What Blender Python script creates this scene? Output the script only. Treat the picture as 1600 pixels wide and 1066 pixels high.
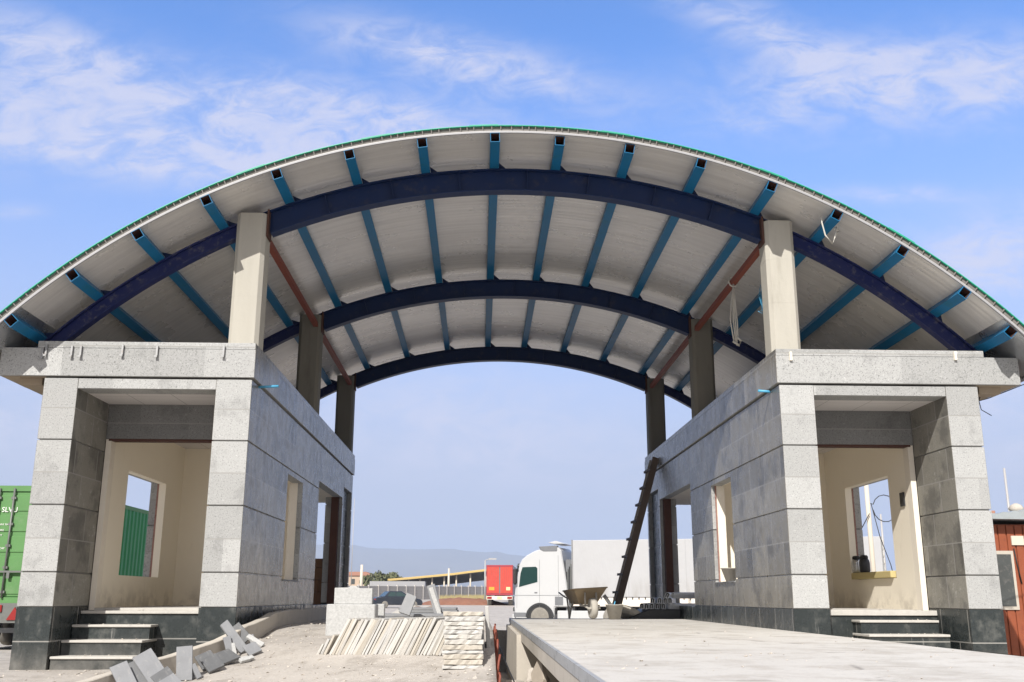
import bpy, bmesh, math, random
from mathutils import Vector, Matrix, Euler, noise as mn
R = math.radians
random.seed(7)
for o in list(bpy.data.objects):
    bpy.data.objects.remove(o)
scene = bpy.context.scene
col = scene.collection

# ------------------------------------------------------------------ camera
CAMZ = 0.90
cam_d = bpy.data.cameras.new('camera')
cam = bpy.data.objects.new('camera', cam_d); col.objects.link(cam)
cam.location = (0, 0, CAMZ)
PITCH, YAW, ROLL, FPX = 0.251624, 0.031547, -0.003038, 1554.14
cam.matrix_world = (Matrix.Translation((0, 0, CAMZ)) @ Matrix.Rotation(-YAW, 4, 'Z')
                    @ Matrix.Rotation(math.pi/2 + PITCH, 4, 'X') @ Matrix.Rotation(-ROLL, 4, 'Z'))
cam_d.sensor_width = 36.0
cam_d.lens = FPX/1600*36.0
cam_d.clip_start = 0.1; cam_d.clip_end = 40000
scene.camera = cam

# ------------------------------------------------------------------ light: sky, sun, exposure
SUN = Vector((0.36, 1.0, -0.86)).normalized()          # the way the light travels
EL = math.asin(-SUN.z); AZ = math.atan2(-SUN.x, -SUN.y)
scene.view_settings.view_transform = 'Standard'
scene.view_settings.look = 'None'
scene.view_settings.exposure = 0.72
scene.view_settings.gamma = 1.0
scene.cycles.volume_bounces = 1
scene.cycles.diffuse_bounces = 6
scene.cycles.use_denoising = True
world = bpy.data.worlds.new('World'); scene.world = world
world.use_nodes = True
SKY_STRENGTH = 0.12
sun_d = bpy.data.lights.new('sun', 'SUN'); sun_d.energy = 3.7; sun_d.angle = R(0.5)
sun_d.color = (1.0, 0.96, 0.90)
sun = bpy.data.objects.new('sun', sun_d); col.objects.link(sun)
sun.rotation_euler = SUN.to_track_quat('-Z', 'Y').to_euler()
sun.location = (-10, -20, 30)


def ray(px, py):
    a, b = px-800, py-533
    x = (a*math.cos(ROLL)+b*math.sin(ROLL))/FPX; u = -(-a*math.sin(ROLL)+b*math.cos(ROLL))/FPX
    yy = math.cos(PITCH)-u*math.sin(PITCH); z = math.sin(PITCH)+u*math.cos(PITCH)
    return Vector((x*math.cos(YAW)+yy*math.sin(YAW), -x*math.sin(YAW)+yy*math.cos(YAW), z))


def at(px, py, Y):
    """the point of the place that lies at distance Y ahead in direction (px, py)"""
    r = ray(px, py)
    return Vector((0, 0, CAMZ)) + r*(Y/r.y)


class NT:
    """small node-tree helper"""
    def __init__(self, tree):
        self.t = tree; self.n = tree.nodes; self.l = tree.links
    def new(self, typ, **kw):
        n = self.n.new(typ)
        for k, v in kw.items():
            setattr(n, k, v)
        return n
    def put(self, sock, v):
        if hasattr(v, 'is_output'):
            self.l.new(v, sock)
        elif isinstance(v, (tuple, list)) and len(v) == 3 and sock.type == 'RGBA':
            sock.default_value = (*v, 1)
        else:
            sock.default_value = v
    def m(self, op, a, b=0.0, c=None):
        n = self.new('ShaderNodeMath', operation=op)
        self.put(n.inputs[0], a); self.put(n.inputs[1], b)
        if c is not None: self.put(n.inputs[2], c)
        return n.outputs[0]
    def mix(self, f, a, b, blend='MIX'):
        n = self.new('ShaderNodeMix', data_type='RGBA', blend_type=blend)
        self.put(n.inputs[0], f); self.put(n.inputs[6], a); self.put(n.inputs[7], b)
        return n.outputs[2]
    def mixf(self, f, a, b):
        n = self.new('ShaderNodeMix', data_type='FLOAT')
        self.put(n.inputs[0], f); self.put(n.inputs[2], a); self.put(n.inputs[3], b)
        return n.outputs[0]
    def ramp(self, v, lo, hi, a=0.0, b=1.0, smooth=True):
        n = self.new('ShaderNodeMapRange', interpolation_type='SMOOTHSTEP' if smooth else 'LINEAR')
        n.clamp = True if hasattr(n, 'clamp') else True
        self.put(n.inputs[0], v); self.put(n.inputs[1], lo); self.put(n.inputs[2], hi)
        self.put(n.inputs[3], a); self.put(n.inputs[4], b)
        return n.outputs[0]
    def noise(self, vec, scale, detail=4, rough=0.55, dist=0.0):
        n = self.new('ShaderNodeTexNoise')
        if vec is not None: self.l.new(vec, n.inputs['Vector'])
        n.inputs['Scale'].default_value = scale; n.inputs['Detail'].default_value = detail
        n.inputs['Roughness'].default_value = rough; n.inputs['Distortion'].default_value = dist
        return n.outputs[0]
    def scaled(self, vec, s):
        n = self.new('ShaderNodeVectorMath', operation='MULTIPLY')
        self.l.new(vec, n.inputs[0]); n.inputs[1].default_value = s
        return n.outputs[0]
    def comb(self, x, y, z):
        n = self.new('ShaderNodeCombineXYZ')
        for i, v in enumerate((x, y, z)): self.put(n.inputs[i], v)
        return n.outputs[0]
    def sep(self, v):
        n = self.new('ShaderNodeSeparateXYZ'); self.l.new(v, n.inputs[0]); return n.outputs


# ---- the sky: physical sky ahead plus thin wisps of cloud fixed in the sky's own directions
W = NT(world.node_tree); W.n.clear()
out = W.new('ShaderNodeOutputWorld'); bg = W.new('ShaderNodeBackground')
sky = W.new('ShaderNodeTexSky', sky_type='NISHITA')
sky.sun_disc = False; sky.sun_elevation = EL; sky.sun_rotation = AZ % (2*math.pi)
sky.air_density = 1.0; sky.dust_density = 0.4; sky.ozone_density = 1.2; sky.altitude = 900
tc = W.new('ShaderNodeTexCoord')
dx, dy, dz = W.sep(tc.outputs['Generated'])
yy = W.m('MAXIMUM', dy, 0.05)
gx = W.m('DIVIDE', dx, yy); gz = W.m('DIVIDE', dz, yy)
up = W.m('MAXIMUM', W.m('ADD', dz, 0.12), 0.05)
cp = W.comb(W.m('DIVIDE', dx, up), W.m('DIVIDE', dy, up), 0.0)
rotd = W.comb(W.m('ADD', gx, W.m('MULTIPLY', gz, .55)), W.m('SUBTRACT', W.m('MULTIPLY', gz, 2.1), W.m('MULTIPLY', gx, .35)), 0.0)
n1 = W.noise(rotd, 4.2, 10, 0.60, 0.9)
n2 = W.noise(rotd, 15.0, 8, 0.66, 0.6)
wisp = W.ramp(W.m('ADD', W.m('MULTIPLY', n1, 0.60), W.m('MULTIPLY', n2, 0.40)), 0.33, 0.65)
acc = None
# (pixel x, pixel y, half width, half height, slope, weight): where the photograph's sky has its clouds
for (px, py, sw, sh, sl, wt) in [(60, 70, 150, 45, .25, .55), (300, 165, 330, 62, .10, .95), (120, 215, 220, 50, .05, .7), (300, 250, 190, 40, .08, .6),
                                 (720, 95, 200, 40, .22, .85), (560, 200, 220, 42, .05, .75), (1180, 40, 130, 40, .35, .6),
                                 (1420, 125, 260, 60, -.08, 1.0), (1180, 185, 60, 18, -.1, .4), (1540, 400, 130, 70, -.25, .75), (1400, 300, 120, 14, .02, .5),
                                 (700, 650, 260, 70, 0, .55), (60, 660, 160, 60, 0, .6), (900, 720, 260, 40, 0, .45), (20, 335, 40, 12, 0, .4), (1560, 640, 120, 120, 0, .5)]:
    q = ray(px, py); q2 = ray(px+sw, py+sl*sw); q3 = ray(px, py-sh)
    cx0, cz0 = q.x/q.y, q.z/q.y
    ex = abs(q2.x/q2.y-cx0)+1e-4; ez = abs(q3.z/q3.y-cz0)+1e-4
    k = (q2.z/q2.y-cz0)/(q2.x/q2.y-cx0)
    a = W.m('SUBTRACT', gx, cx0); b = W.m('SUBTRACT', gz, cz0)
    b = W.m('SUBTRACT', b, W.m('MULTIPLY', a, k))
    a = W.m('DIVIDE', a, ex); b = W.m('DIVIDE', b, ez)
    g = W.m('MULTIPLY', W.m('EXPONENT', W.m('MULTIPLY', W.m('ADD', W.m('MULTIPLY', a, a), W.m('MULTIPLY', b, b)), -1.0)), 1.25*wt)
    acc = g if acc is None else W.m('ADD', acc, g)
front = W.ramp(dy, 0.05, 0.3)
acc = W.mixf(front, 0.9, W.m('MINIMUM', acc, 1.0))
cloud = W.m('MINIMUM', W.m('MULTIPLY', acc, W.m('ADD', W.m('MULTIPLY', wisp, 1.05), 0.26)), 0.95)
cloud = W.m('MULTIPLY', cloud, W.ramp(n2, .30, .62, .55, 1.0))
low = W.ramp(dz, 0.07, 0.54, 1.0, 0.0)
base = W.mix(1.0, sky.outputs[0], (0.62, 1.00, 1.48), 'MULTIPLY')
hazy = W.mix(W.m('MULTIPLY', low, 0.95), base, (2.62, 2.76, 3.45))
cc = W.mix(W.m('MULTIPLY', cloud, 0.85), hazy, (3.7, 3.75, 4.6))
cc = W.mix(front, (3.9, 3.8, 3.95), cc)  # unseen sky behind the camera, flat whitish colour chosen for a less blue fill
W.l.new(cc, bg.inputs[0]); bg.inputs[1].default_value = SKY_STRENGTH
W.l.new(bg.outputs[0], out.inputs[0])


# ------------------------------------------------------------------ materials
def lin(r, g, b):
    f = lambda c: (c/255/12.92 if c/255 <= .04045 else ((c/255+.055)/1.055)**2.4)
    return (f(r), f(g), f(b))


def new_mat(name):
    m = bpy.data.materials.new(name); m.use_nodes = True
    T = NT(m.node_tree); b = T.n['Principled BSDF']
    return m, T, b


def bump(T, b, h, strength=0.3, dist=0.01):
    n = T.new('ShaderNodeBump'); n.inputs['Strength'].default_value = strength; n.inputs['Distance'].default_value = dist
    T.put(n.inputs['Height'], h); T.l.new(n.outputs[0], b.inputs['Normal'])


def mat(name, c, rough=0.6, metal=0.0, var=0.12, scale=3.0, dirt=None, dirt_amt=0.0, bmp=0.0, bscale=40, spec=0.5, world_pos=False, streak=False):
    """a plain surface with uneven tone, optional dirt patches and a fine bump"""
    m, T, b = new_mat(name)
    v = T.new('ShaderNodeNewGeometry').outputs['Position'] if world_pos else T.new('ShaderNodeTexCoord').outputs['Object']
    sv = T.scaled(v, (1, 1, .18)) if streak else v
    n = T.noise(sv, scale, 6, .62)
    k = T.m('ADD', 1-var, T.m('MULTIPLY', n, 2*var))
    c0 = T.mix(1.0, c, T.comb(k, k, k), 'MULTIPLY')
    if dirt:
        d = T.ramp(T.noise(sv, scale*1.7, 7, .68), .52, .72)
        c0 = T.mix(T.m('MULTIPLY', d, dirt_amt), c0, dirt)
    T.l.new(c0, b.inputs['Base Color'])
    T.put(b.inputs['Roughness'], T.m('ADD', rough-.06, T.m('MULTIPLY', n, .12)))
    b.inputs['Metallic'].default_value = metal
    b.inputs['Specular IOR Level'].default_value = spec
    if bmp: bump(T, b, T.noise(v, bscale, 4, .6), bmp, 0.01)
    return m


def stone_mat(name, dark=False, fA=(.355, .357, .350), sk=1.0):
    """granite cladding: flamed pale slabs on faces that look along the road, honed dark slabs on the others; tile joints and stains"""
    m, T, b = new_mat(name)
    g = T.new('ShaderNodeNewGeometry'); P = g.outputs['Position']; N = g.outputs['True Normal']
    x, y, z = T.sep(P); nx, ny, nz = T.sep(N)
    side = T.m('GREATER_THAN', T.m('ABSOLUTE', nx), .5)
    u = T.mixf(side, x, y)
    row = T.m('FLOOR', T.m('DIVIDE', T.m('SUBTRACT', z, .3375), .425))
    uu = T.m('ADD', T.m('DIVIDE', u, T.mixf(side, 1.9, .78)), T.m('MULTIPLY', row, .37))
    cell = T.m('FLOOR', uu)
    wn = T.new('ShaderNodeTexWhiteNoise', noise_dimensions='3D')
    T.l.new(T.comb(cell, row, T.m('MULTIPLY', side, 7.3)), wn.inputs[0])
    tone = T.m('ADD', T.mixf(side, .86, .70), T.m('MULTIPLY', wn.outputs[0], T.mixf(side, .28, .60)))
    fz = T.m('FRACT', T.m('DIVIDE', T.m('SUBTRACT', z, .3375), .425))
    jz = T.m('LESS_THAN', T.m('ABSOLUTE', T.m('SUBTRACT', fz, .5)), .482)
    fu = T.m('FRACT', uu)
    ju = T.m('LESS_THAN', T.m('ABSOLUTE', T.m('SUBTRACT', fu, .5)), .486)
    ju = T.m('MAXIMUM', ju, T.m('SUBTRACT', 1.0, side))
    joint = T.m('SUBTRACT', 1.0, T.m('MULTIPLY', jz, ju))
    sp = T.noise(P, 55, 3, .8)
    sp2 = T.noise(P, 30, 3, .7)
    vor = T.ramp(sp, .52, .70); lite = T.ramp(sp2, .56, .70)
    cloudy = T.noise(P, 1.7, 7, .66); cl2 = T.noise(T.scaled(P, (1, 1, .8)), 5.5, 6, .7)
    if not dark:
        A = T.mix(vor, fA, tuple(.32*k for k in fA)); A = T.mix(T.m('MULTIPLY', lite, .6), A, tuple(1.45*k for k in fA))
        A = T.mix(T.m('MULTIPLY', T.ramp(T.noise(P, 2.6, 8, .7), .53, .66), .45), A, tuple(.55*k for k in fA))
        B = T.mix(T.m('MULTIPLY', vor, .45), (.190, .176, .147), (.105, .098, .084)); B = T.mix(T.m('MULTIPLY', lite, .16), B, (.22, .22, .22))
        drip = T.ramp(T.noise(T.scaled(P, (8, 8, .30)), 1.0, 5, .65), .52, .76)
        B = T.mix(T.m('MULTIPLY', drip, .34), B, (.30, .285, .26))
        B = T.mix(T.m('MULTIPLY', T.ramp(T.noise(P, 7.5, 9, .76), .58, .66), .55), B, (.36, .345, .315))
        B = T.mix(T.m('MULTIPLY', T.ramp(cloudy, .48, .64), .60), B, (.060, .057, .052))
        dA = T.ramp(T.noise(T.scaled(P, (7, 7, .6)), 1.0, 5, .7), .64, .74)
        A = T.mix(T.m('MULTIPLY', dA, .38), A, tuple(1.4*k for k in fA))
        if sk != 1.0: B = T.mix(T.m('MULTIPLY', vor, .35), T.mix(1.0, B, (sk*.95, sk*.98, sk*1.02), 'MULTIPLY'), (.07, .07, .07))
        jcA, jcB = (.27, .265, .25), (.30, .29, .275)
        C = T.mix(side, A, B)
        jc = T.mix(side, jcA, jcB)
        rough = T.mixf(side, .8, T.ramp(cl2, .40, .75, .26, .40) if sk == 1.0 else .7)
    else:
        A = T.mix(T.m('MULTIPLY', vor, .5), (.030, .036, .036), (.012, .014, .015))
        A = T.mix(T.m('MULTIPLY', T.ramp(cl2, .50, .72), .40), A, (.17, .17, .155))
        d = T.ramp(T.noise(T.scaled(P, (12, 12, 1.2)), 1.0, 5, .65), .62, .72)
        C = T.mix(T.m('MULTIPLY', d, .45), A, (.36, .35, .33))
        dust = T.m('MULTIPLY', T.ramp(z, .45, -.10), T.ramp(cloudy, .35, .65))
        C = T.mix(T.m('MULTIPLY', dust, .45), C, (.34, .32, .29))
        jc = (.30, .29, .27)
        rough = T.ramp(cl2, .4, .7, .22, .6)
    b.inputs['Specular IOR Level'].default_value = .35
    C = T.mix(1.0, C, T.comb(tone, tone, tone), 'MULTIPLY')
    C = T.mix(T.m('MULTIPLY', joint, .8), C, jc)
    T.l.new(C, b.inputs['Base Color']); T.l.new(rough, b.inputs['Roughness'])
    h = T.m('SUBTRACT', T.m('MULTIPLY', sp, T.mixf(side, .5, .1) if not dark else .12), T.m('MULTIPLY', joint, 1.0))
    bump(T, b, h, .22, .005)
    return m


def ground_mat(name, cA, cB, cC, scale=1.0, speck=0.6, cracks=False):
    m, T, b = new_mat(name)
    P = T.new('ShaderNodeNewGeometry').outputs['Position']
    big = T.noise(P, .35*scale, 6, .6); mid = T.noise(P, 2.4*scale, 7, .68); fine = T.noise(P, 24*scale, 4, .8)
    C = T.mix(T.ramp(big, .35, .65), cA, cB)
    C = T.mix(T.m('MULTIPLY', T.ramp(mid, .46, .66), .85), C, cC)
    C = T.mix(T.m('MULTIPLY', T.ramp(fine, .58, .70), speck), C, tuple(.45*k for k in cA))
    C = T.mix(T.m('MULTIPLY', T.ramp(T.noise(P, 17*scale, 4, .75), .58, .70), speck), C, (.60, .57, .53))
    if cracks:
        st = T.noise(P, .8, 7, .7)
        C = T.mix(T.m('MULTIPLY', T.ramp(st, .52, .66), .40), C, (.34, .315, .275))
        sp_ = T.ramp(T.noise(P, 1.1, 5, .72), .63, .70)
        C = T.mix(T.m('MULTIPLY', sp_, .45), C, (.58, .54, .48))
        v = T.new('ShaderNodeTexVoronoi', feature='DISTANCE_TO_EDGE'); T.l.new(P, v.inputs['Vector']); v.inputs['Scale'].default_value = .33
        cr = T.m('MULTIPLY', T.ramp(v.outputs['Distance'], .0, .012, 1, 0), T.ramp(mid, .5, .6))
        C = T.mix(T.m('MULTIPLY', cr, .6), C, (.16, .15, .14))
    T.l.new(C, b.inputs['Base Color']); b.inputs['Roughness'].default_value = .95
    b.inputs['Specular IOR Level'].default_value = .2
    bump(T, b, T.m('ADD', T.m('MULTIPLY', mid, .8), T.m('MULTIPLY', fine, .5)), .55 if not cracks else .3, .03 if not cracks else .012)
    return m


def plaster_mat(name):
    m, T, b = new_mat(name)
    P = T.new('ShaderNodeNewGeometry').outputs['Position']
    n = T.noise(P, 1.2, 6, .6); s = T.noise(T.scaled(P, (3, 3, .8)), 2.0, 6, .7)
    C = T.mix(n, (.80, .735, .61), (.86, .80, .68))
    C = T.mix(T.m('MULTIPLY', T.ramp(s, .60, .75), .30), C, (.62, .55, .44))
    z = T.sep(P)[2]
    C = T.mix(T.m('MULTIPLY', T.ramp(z, 1.15, .72), T.m('MULTIPLY', T.ramp(T.noise(P, 3, 6, .7), .42, .62), .5)), C, (.36, .32, .27))
    T.l.new(C, b.inputs['Base Color']); b.inputs['Roughness'].default_value = .85
    bump(T, b, T.noise(P, 25, 5, .6), .12, .01)
    return m


def ceiling_mat(name):
    m, T, b = new_mat(name)
    P = T.new('ShaderNodeNewGeometry').outputs['Position']; x, y, z = T.sep(P)
    lx = T.m('LESS_THAN', T.m('FRACT', T.m('DIVIDE', x, .61)), .02); ly = T.m('LESS_THAN', T.m('FRACT', T.m('DIVIDE', T.m('SUBTRACT', y, 13.17), .60)), .02)
    C = T.mix(T.m('MAXIMUM', lx, ly), (.66, .63, .62), (.40, .38, .37))
    T.l.new(C, b.inputs['Base Color']); b.inputs['Roughness'].default_value = .7
    return m


def roof_under_mat(name):
    """painted metal skin of the roof panels: half gloss, with fine ribs running along the arch"""
    m, T, b = new_mat(name)
    P = T.new('ShaderNodeNewGeometry').outputs['Position']; x, y, z = T.sep(P)
    n = T.noise(T.scaled(P, (.25, 6, .25)), 1.4, 6, .65)
    n2 = T.noise(P, .8, 5, .6)
    C = T.mix(T.ramp(n, .3, .7), (.62, .60, .575), (.74, .72, .69))
    C = T.mix(T.m('MULTIPLY', T.ramp(n2, .55, .8), .12), C, (.45, .43, .41))
    spot = T.ramp(T.noise(P, 5.5, 4, .7), .77, .82)
    C = T.mix(T.m('MULTIPLY', spot, .5), C, (.30, .27, .22))
    T.l.new(C, b.inputs['Base Color'])
    b.inputs['Metallic'].default_value = .25
    T.put(b.inputs['Roughness'], T.m('ADD', .20, T.m('MULTIPLY', n2, .16)))
    w = T.m('SINE', T.m('MULTIPLY', y, 2*math.pi/.125))
    wob = T.noise(T.scaled(P, (.5, 3, .5)), 1.0, 4, .6)
    bump(T, b, T.m('ADD', T.m('MULTIPLY', w, .09), T.m('MULTIPLY', wob, 1.8)), .40, .014)
    return m


def tarp_mat(name):
    m, T, b = new_mat(name)
    v = T.new('ShaderNodeTexCoord').outputs['Object']; x, y, z = T.sep(v)
    n = T.noise(v, .5, 5, .6); w = T.noise(T.scaled(v, (1.6, 1, .25)), 1.5, 5, .65)
    C = T.mix(n, (.375, .377, .385), (.41, .412, .42))
    grime = T.m('MULTIPLY', T.ramp(z, 2.6, 1.4), T.ramp(w, .35, .7))
    C = T.mix(T.m('MULTIPLY', grime, .6), C, (.26, .245, .22))
    C = T.mix(T.m('MULTIPLY', T.ramp(w, .60, .75), .18), C, (.30, .29, .28))
    seam = T.m('LESS_THAN', T.m('FRACT', T.m('DIVIDE', x, 2.72)), .012)
    C = T.mix(T.m('MULTIPLY', seam, .35), C, (.22, .22, .22))
    T.l.new(C, b.inputs['Base Color']); b.inputs['Roughness'].default_value = .5
    bump(T, b, T.noise(T.scaled(v, (1, 1, .5)), 1.1, 4, .6), .35, .12)
    return m


def paint_rust(name, c, rust, amt, rough=.45, scale=4):
    return mat(name, c, rough, 0.0, .18, scale, rust, amt, .08, 30, .22)


M = {
 'granite': stone_mat('granite_cladding'),
 'granite_grey': stone_mat('granite_grey', False, (.20, .20, .195)),
 'granite_outer': stone_mat('granite_outer', sk=1.2),
 'black_granite': stone_mat('black_granite', True),
 'slab': mat('grey_granite_slab', (.215, .22, .23), .6, 0, .3, 7, (.36, .35, .33), .5, .15, 70),
 'slab_dark': mat('dark_granite_slab', (.115, .118, .122), .55, 0, .25, 8, (.30, .29, .275), .5, .15, 70),
 'slab_white': mat('pale_granite', (.42, .42, .41), .8, 0, .4, 34, (.20, .20, .20), .6, .2, 70),
 'dusty': mat('dusty_stone', (.47, .45, .415), .9, 0, .2, 9, (.34, .33, .31), .45, .3, 60),
 'dusty_b': mat('dusty_stone_tan', (.43, .395, .34), .9, 0, .2, 9, (.40, .36, .30), .4, .3, 60),
 'dusty_c': mat('dusty_stone_grey', (.44, .43, .41), .9, 0, .2, 9, (.62, .59, .54), .4, .3, 60),
 'plaster': plaster_mat('cream_plaster'),
 'white_plaster': mat('white_plaster', (.76, .70, .60), .9, 0, .1, 3, (.6, .53, .44), .3, .1, 25),
 'ceiling': ceiling_mat('ceiling_panels'),
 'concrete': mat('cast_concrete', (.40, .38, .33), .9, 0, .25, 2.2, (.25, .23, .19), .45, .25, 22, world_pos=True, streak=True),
 'shaded_concrete': mat('roof_shade_concrete', (.175, .163, .135), .95, 0, .28, 2.2, (.10, .09, .07), .5, .3, 22, world_pos=True, streak=True),  # darker unpainted concrete; the shade under the roof is put into its colour
 'raw': mat('raw_concrete', (.47, .43, .37), .95, 0, .2, 2.5, (.25, .23, .2), .4, .3, 20, world_pos=True),
 'soffit': mat('brown_soffit', (.30, .24, .17), .9, 0, .2, 3, None, 0, .2, 20),
 'roof': roof_under_mat('roof_underside'),
 'white_edge': mat('white_flashing', (.30, .30, .31), .5, 0, .08, 4),
 'foam': mat('panel_core', (.16, .15, .14), .9, 0, .2, 20),
 'green': mat('green_roof_sheet', (.03, .36, .23), .4, 0, .12, 2),
 'metal': mat('galvanised_sheet', (.55, .56, .57), .28, .85, .2, 3, (.3, .29, .27), .3),
 'navy': paint_rust('navy_paint', (.006, .018, .068), (.045, .046, .06), .55, .5),
 'navy_worn': paint_rust('navy_paint_worn', (.012, .018, .085), (.20, .185, .16), .45, .42, 5),
 'blue': paint_rust('blue_paint', (.008, .125, .27), (.015, .11, .15), .6, .45, 3),
 'rust': mat('rusty_steel', (.075, .030, .020), .85, 0, .3, 6, (.05, .02, .015), .5, .2, 40),
 'rust_stain': mat('rust_stained_mortar', (.30, .17, .14), .9, 0, .3, 9, (.10, .035, .03), .9, .3, 30),
 'primer': mat('red_primer', (.22, .055, .032), .6, 0, .2, 5, (.10, .04, .03), .4, .1, 30),
 'ground': ground_mat('dusty_ground', (.385, .355, .322), (.43, .398, .36), (.295, .268, .238)),
 'deck': ground_mat('dusty_concrete', (.505, .482, .445), (.54, .52, .482), (.41, .38, .34), 1.0, .6, True),
 'pipe': mat('light_blue_pipe', (.08, .36, .58), .5, 0, .1, 20),
 'steel': mat('dull_steel', (.30, .30, .30), .45, .7, .2, 10, (.2, .12, .08), .3),
 'alu': mat('aluminium', (.66, .67, .68), .4, .2, .1, 20),
 'black': mat('black_rubber', (.018, .018, .019), .7, 0, .2, 10, (.12, .11, .10), .4),
 'tyre': mat('dusty_tyre', (.21, .195, .17), .9, 0, .3, 8, (.30, .28, .24), .6),
 'dark': mat('dark_metal', (.03, .031, .034), .5, .2, .2, 8, (.12, .11, .1), .3),
 'white': mat('white_truck_paint', (.47, .475, .48), .3, 0, .05, 2, (.55, .53, .50), .25),
 'tarp': tarp_mat('white_tarpaulin'),
 'cream': mat('dusty_white', (.70, .64, .56), .7, 0, .12, 2, (.5, .44, .36), .4),
 'grey': mat('grey_plastic', (.15, .155, .165), .45, 0, .15, 4),
 'glass': mat('dark_glass', (.02, .045, .045), .06, 0, .1, 2, None, 0, 0, 40, .8),
 'glass2': mat('dusty_glass', (.06, .065, .062), .15, 0, .3, 6, (.16, .15, .14), .5, 0, 40, .6),
 'red': mat('red_trailer', (.50, .055, .035), .6, 0, .2, 2, (.40, .12, .08), .5),
 'redframe': mat('dark_red_frame', (.30, .03, .045), .5),
 'orange': mat('orange_plate', (.80, .30, .03), .5),
 'yellowplate': mat('pale_plate', (.80, .62, .30), .5),
 'lampred': mat('red_lens', (.25, .014, .012), .35),
 'cgreen': mat('container_green', (.085, .215, .065), .65, 0, .25, 1.2, (.15, .24, .12), .6),
 'cgreen2': mat('container_side_green', (.02, .22, .06), .55, 0, .14, 1.0, (.015, .17, .05), .5),
 'letter': mat('white_letters', (.75, .77, .72), .6, 0, .05, 10),
 'greybar': mat('grey_lock_rod', (.15, .155, .145), .5, .3, .15, 10),
 'brown': mat('red_brown_boards', (.24, .060, .022), .7, 0, .25, 6, (.16, .03, .015), .5, .1, 30),
 'zinc': mat('zinc_sheet', (.42, .46, .47), .4, .5, .2, 5, (.3, .25, .2), .3),
 'frame_alu': mat('dusty_window_frame', (.46, .42, .36), .6, .1, .1, 10),
 'wood': mat('weathered_wood', (.115, .085, .068), .85, 0, .3, 5, (.05, .04, .035), .5, .2, 30),
 'wood_light': mat('pale_wood', (.38, .33, .27), .85, 0, .2, 8),
 'barrow': mat('muddy_barrow', (.33, .25, .155), .8, 0, .3, 5, (.34, .28, .19), .6, .2, 30),
 'mortar': mat('dry_mortar', (.40, .375, .33), .95, 0, .2, 8, (.28, .26, .23), .5, .3, 40),
 'brick': mat('brown_carton', (.15, .078, .042), .9, 0, .3, 5, (.09, .05, .03), .5, .2, 30),
 'yellowfoam': mat('yellow_foam', (.52, .43, .20), .8, 0, .08, 10, (.5, .38, .14), .4),
 'rope': mat('pale_rope', (.52, .50, .45), .9, 0, .15, 40),
 'cable': mat('black_cable', (.015, .015, .016), .6),
 'pole': mat('pale_pole', (.58, .52, .43), .85, 0, .1, 3),
 'grey_pole': mat('grey_pole', (.40, .39, .38), .6, .2, .1, 3),
 'fence': mat('fence_concrete', (.34, .325, .31), .95, 0, .12, .5, (.28, .27, .25), .5, 0, 40, .3),
 'fence_post': mat('fence_post', (.50, .47, .44), .95, 0, .1, .5),
 'amber': mat('yellow_fascia', (.50, .36, .13), .6, 0, .1, .3),
 'shade_roof': mat('canopy_underside', (.24, .23, .22), .8, 0, .1, .2),
 'leaf': mat('leaf', (.105, .115, .055), .8, 0, .5, .9, (.15, .14, .075), .6),
 'bark': mat('bark', (.10, .075, .05), .9, 0, .3, 3),
 'house': mat('tan_wall', (.46, .35, .26), .9, 0, .1, .5),
 'tiles': mat('red_tiles', (.34, .17, .12), .85, 0, .15, 1),
 'car': mat('slate_car_paint', (.035, .042, .055), .25, .3, .1, 1, (.12, .12, .12), .2),
 'mountain': mat('mountain_slope', (.16, .15, .12), 1.0, 0, .3, .002, (.22, .19, .15), .5, 0, 40, .1),
 'gravel': mat('gravel_mound', (.24, .19, .15), 1.0, 0, .3, 9, (.36, .31, .26), .6, .6, 30),
 'earth': mat('rust_brown_earth', (.23, .105, .065), 1.0, 0, .3, 2, (.30, .2, .14), .5, .4, 20),
 'rubble': mat('pale_rubble', (.46, .42, .37), .95, 0, .25, 12, (.30, .28, .25), .5, .3, 40),
}


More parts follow.
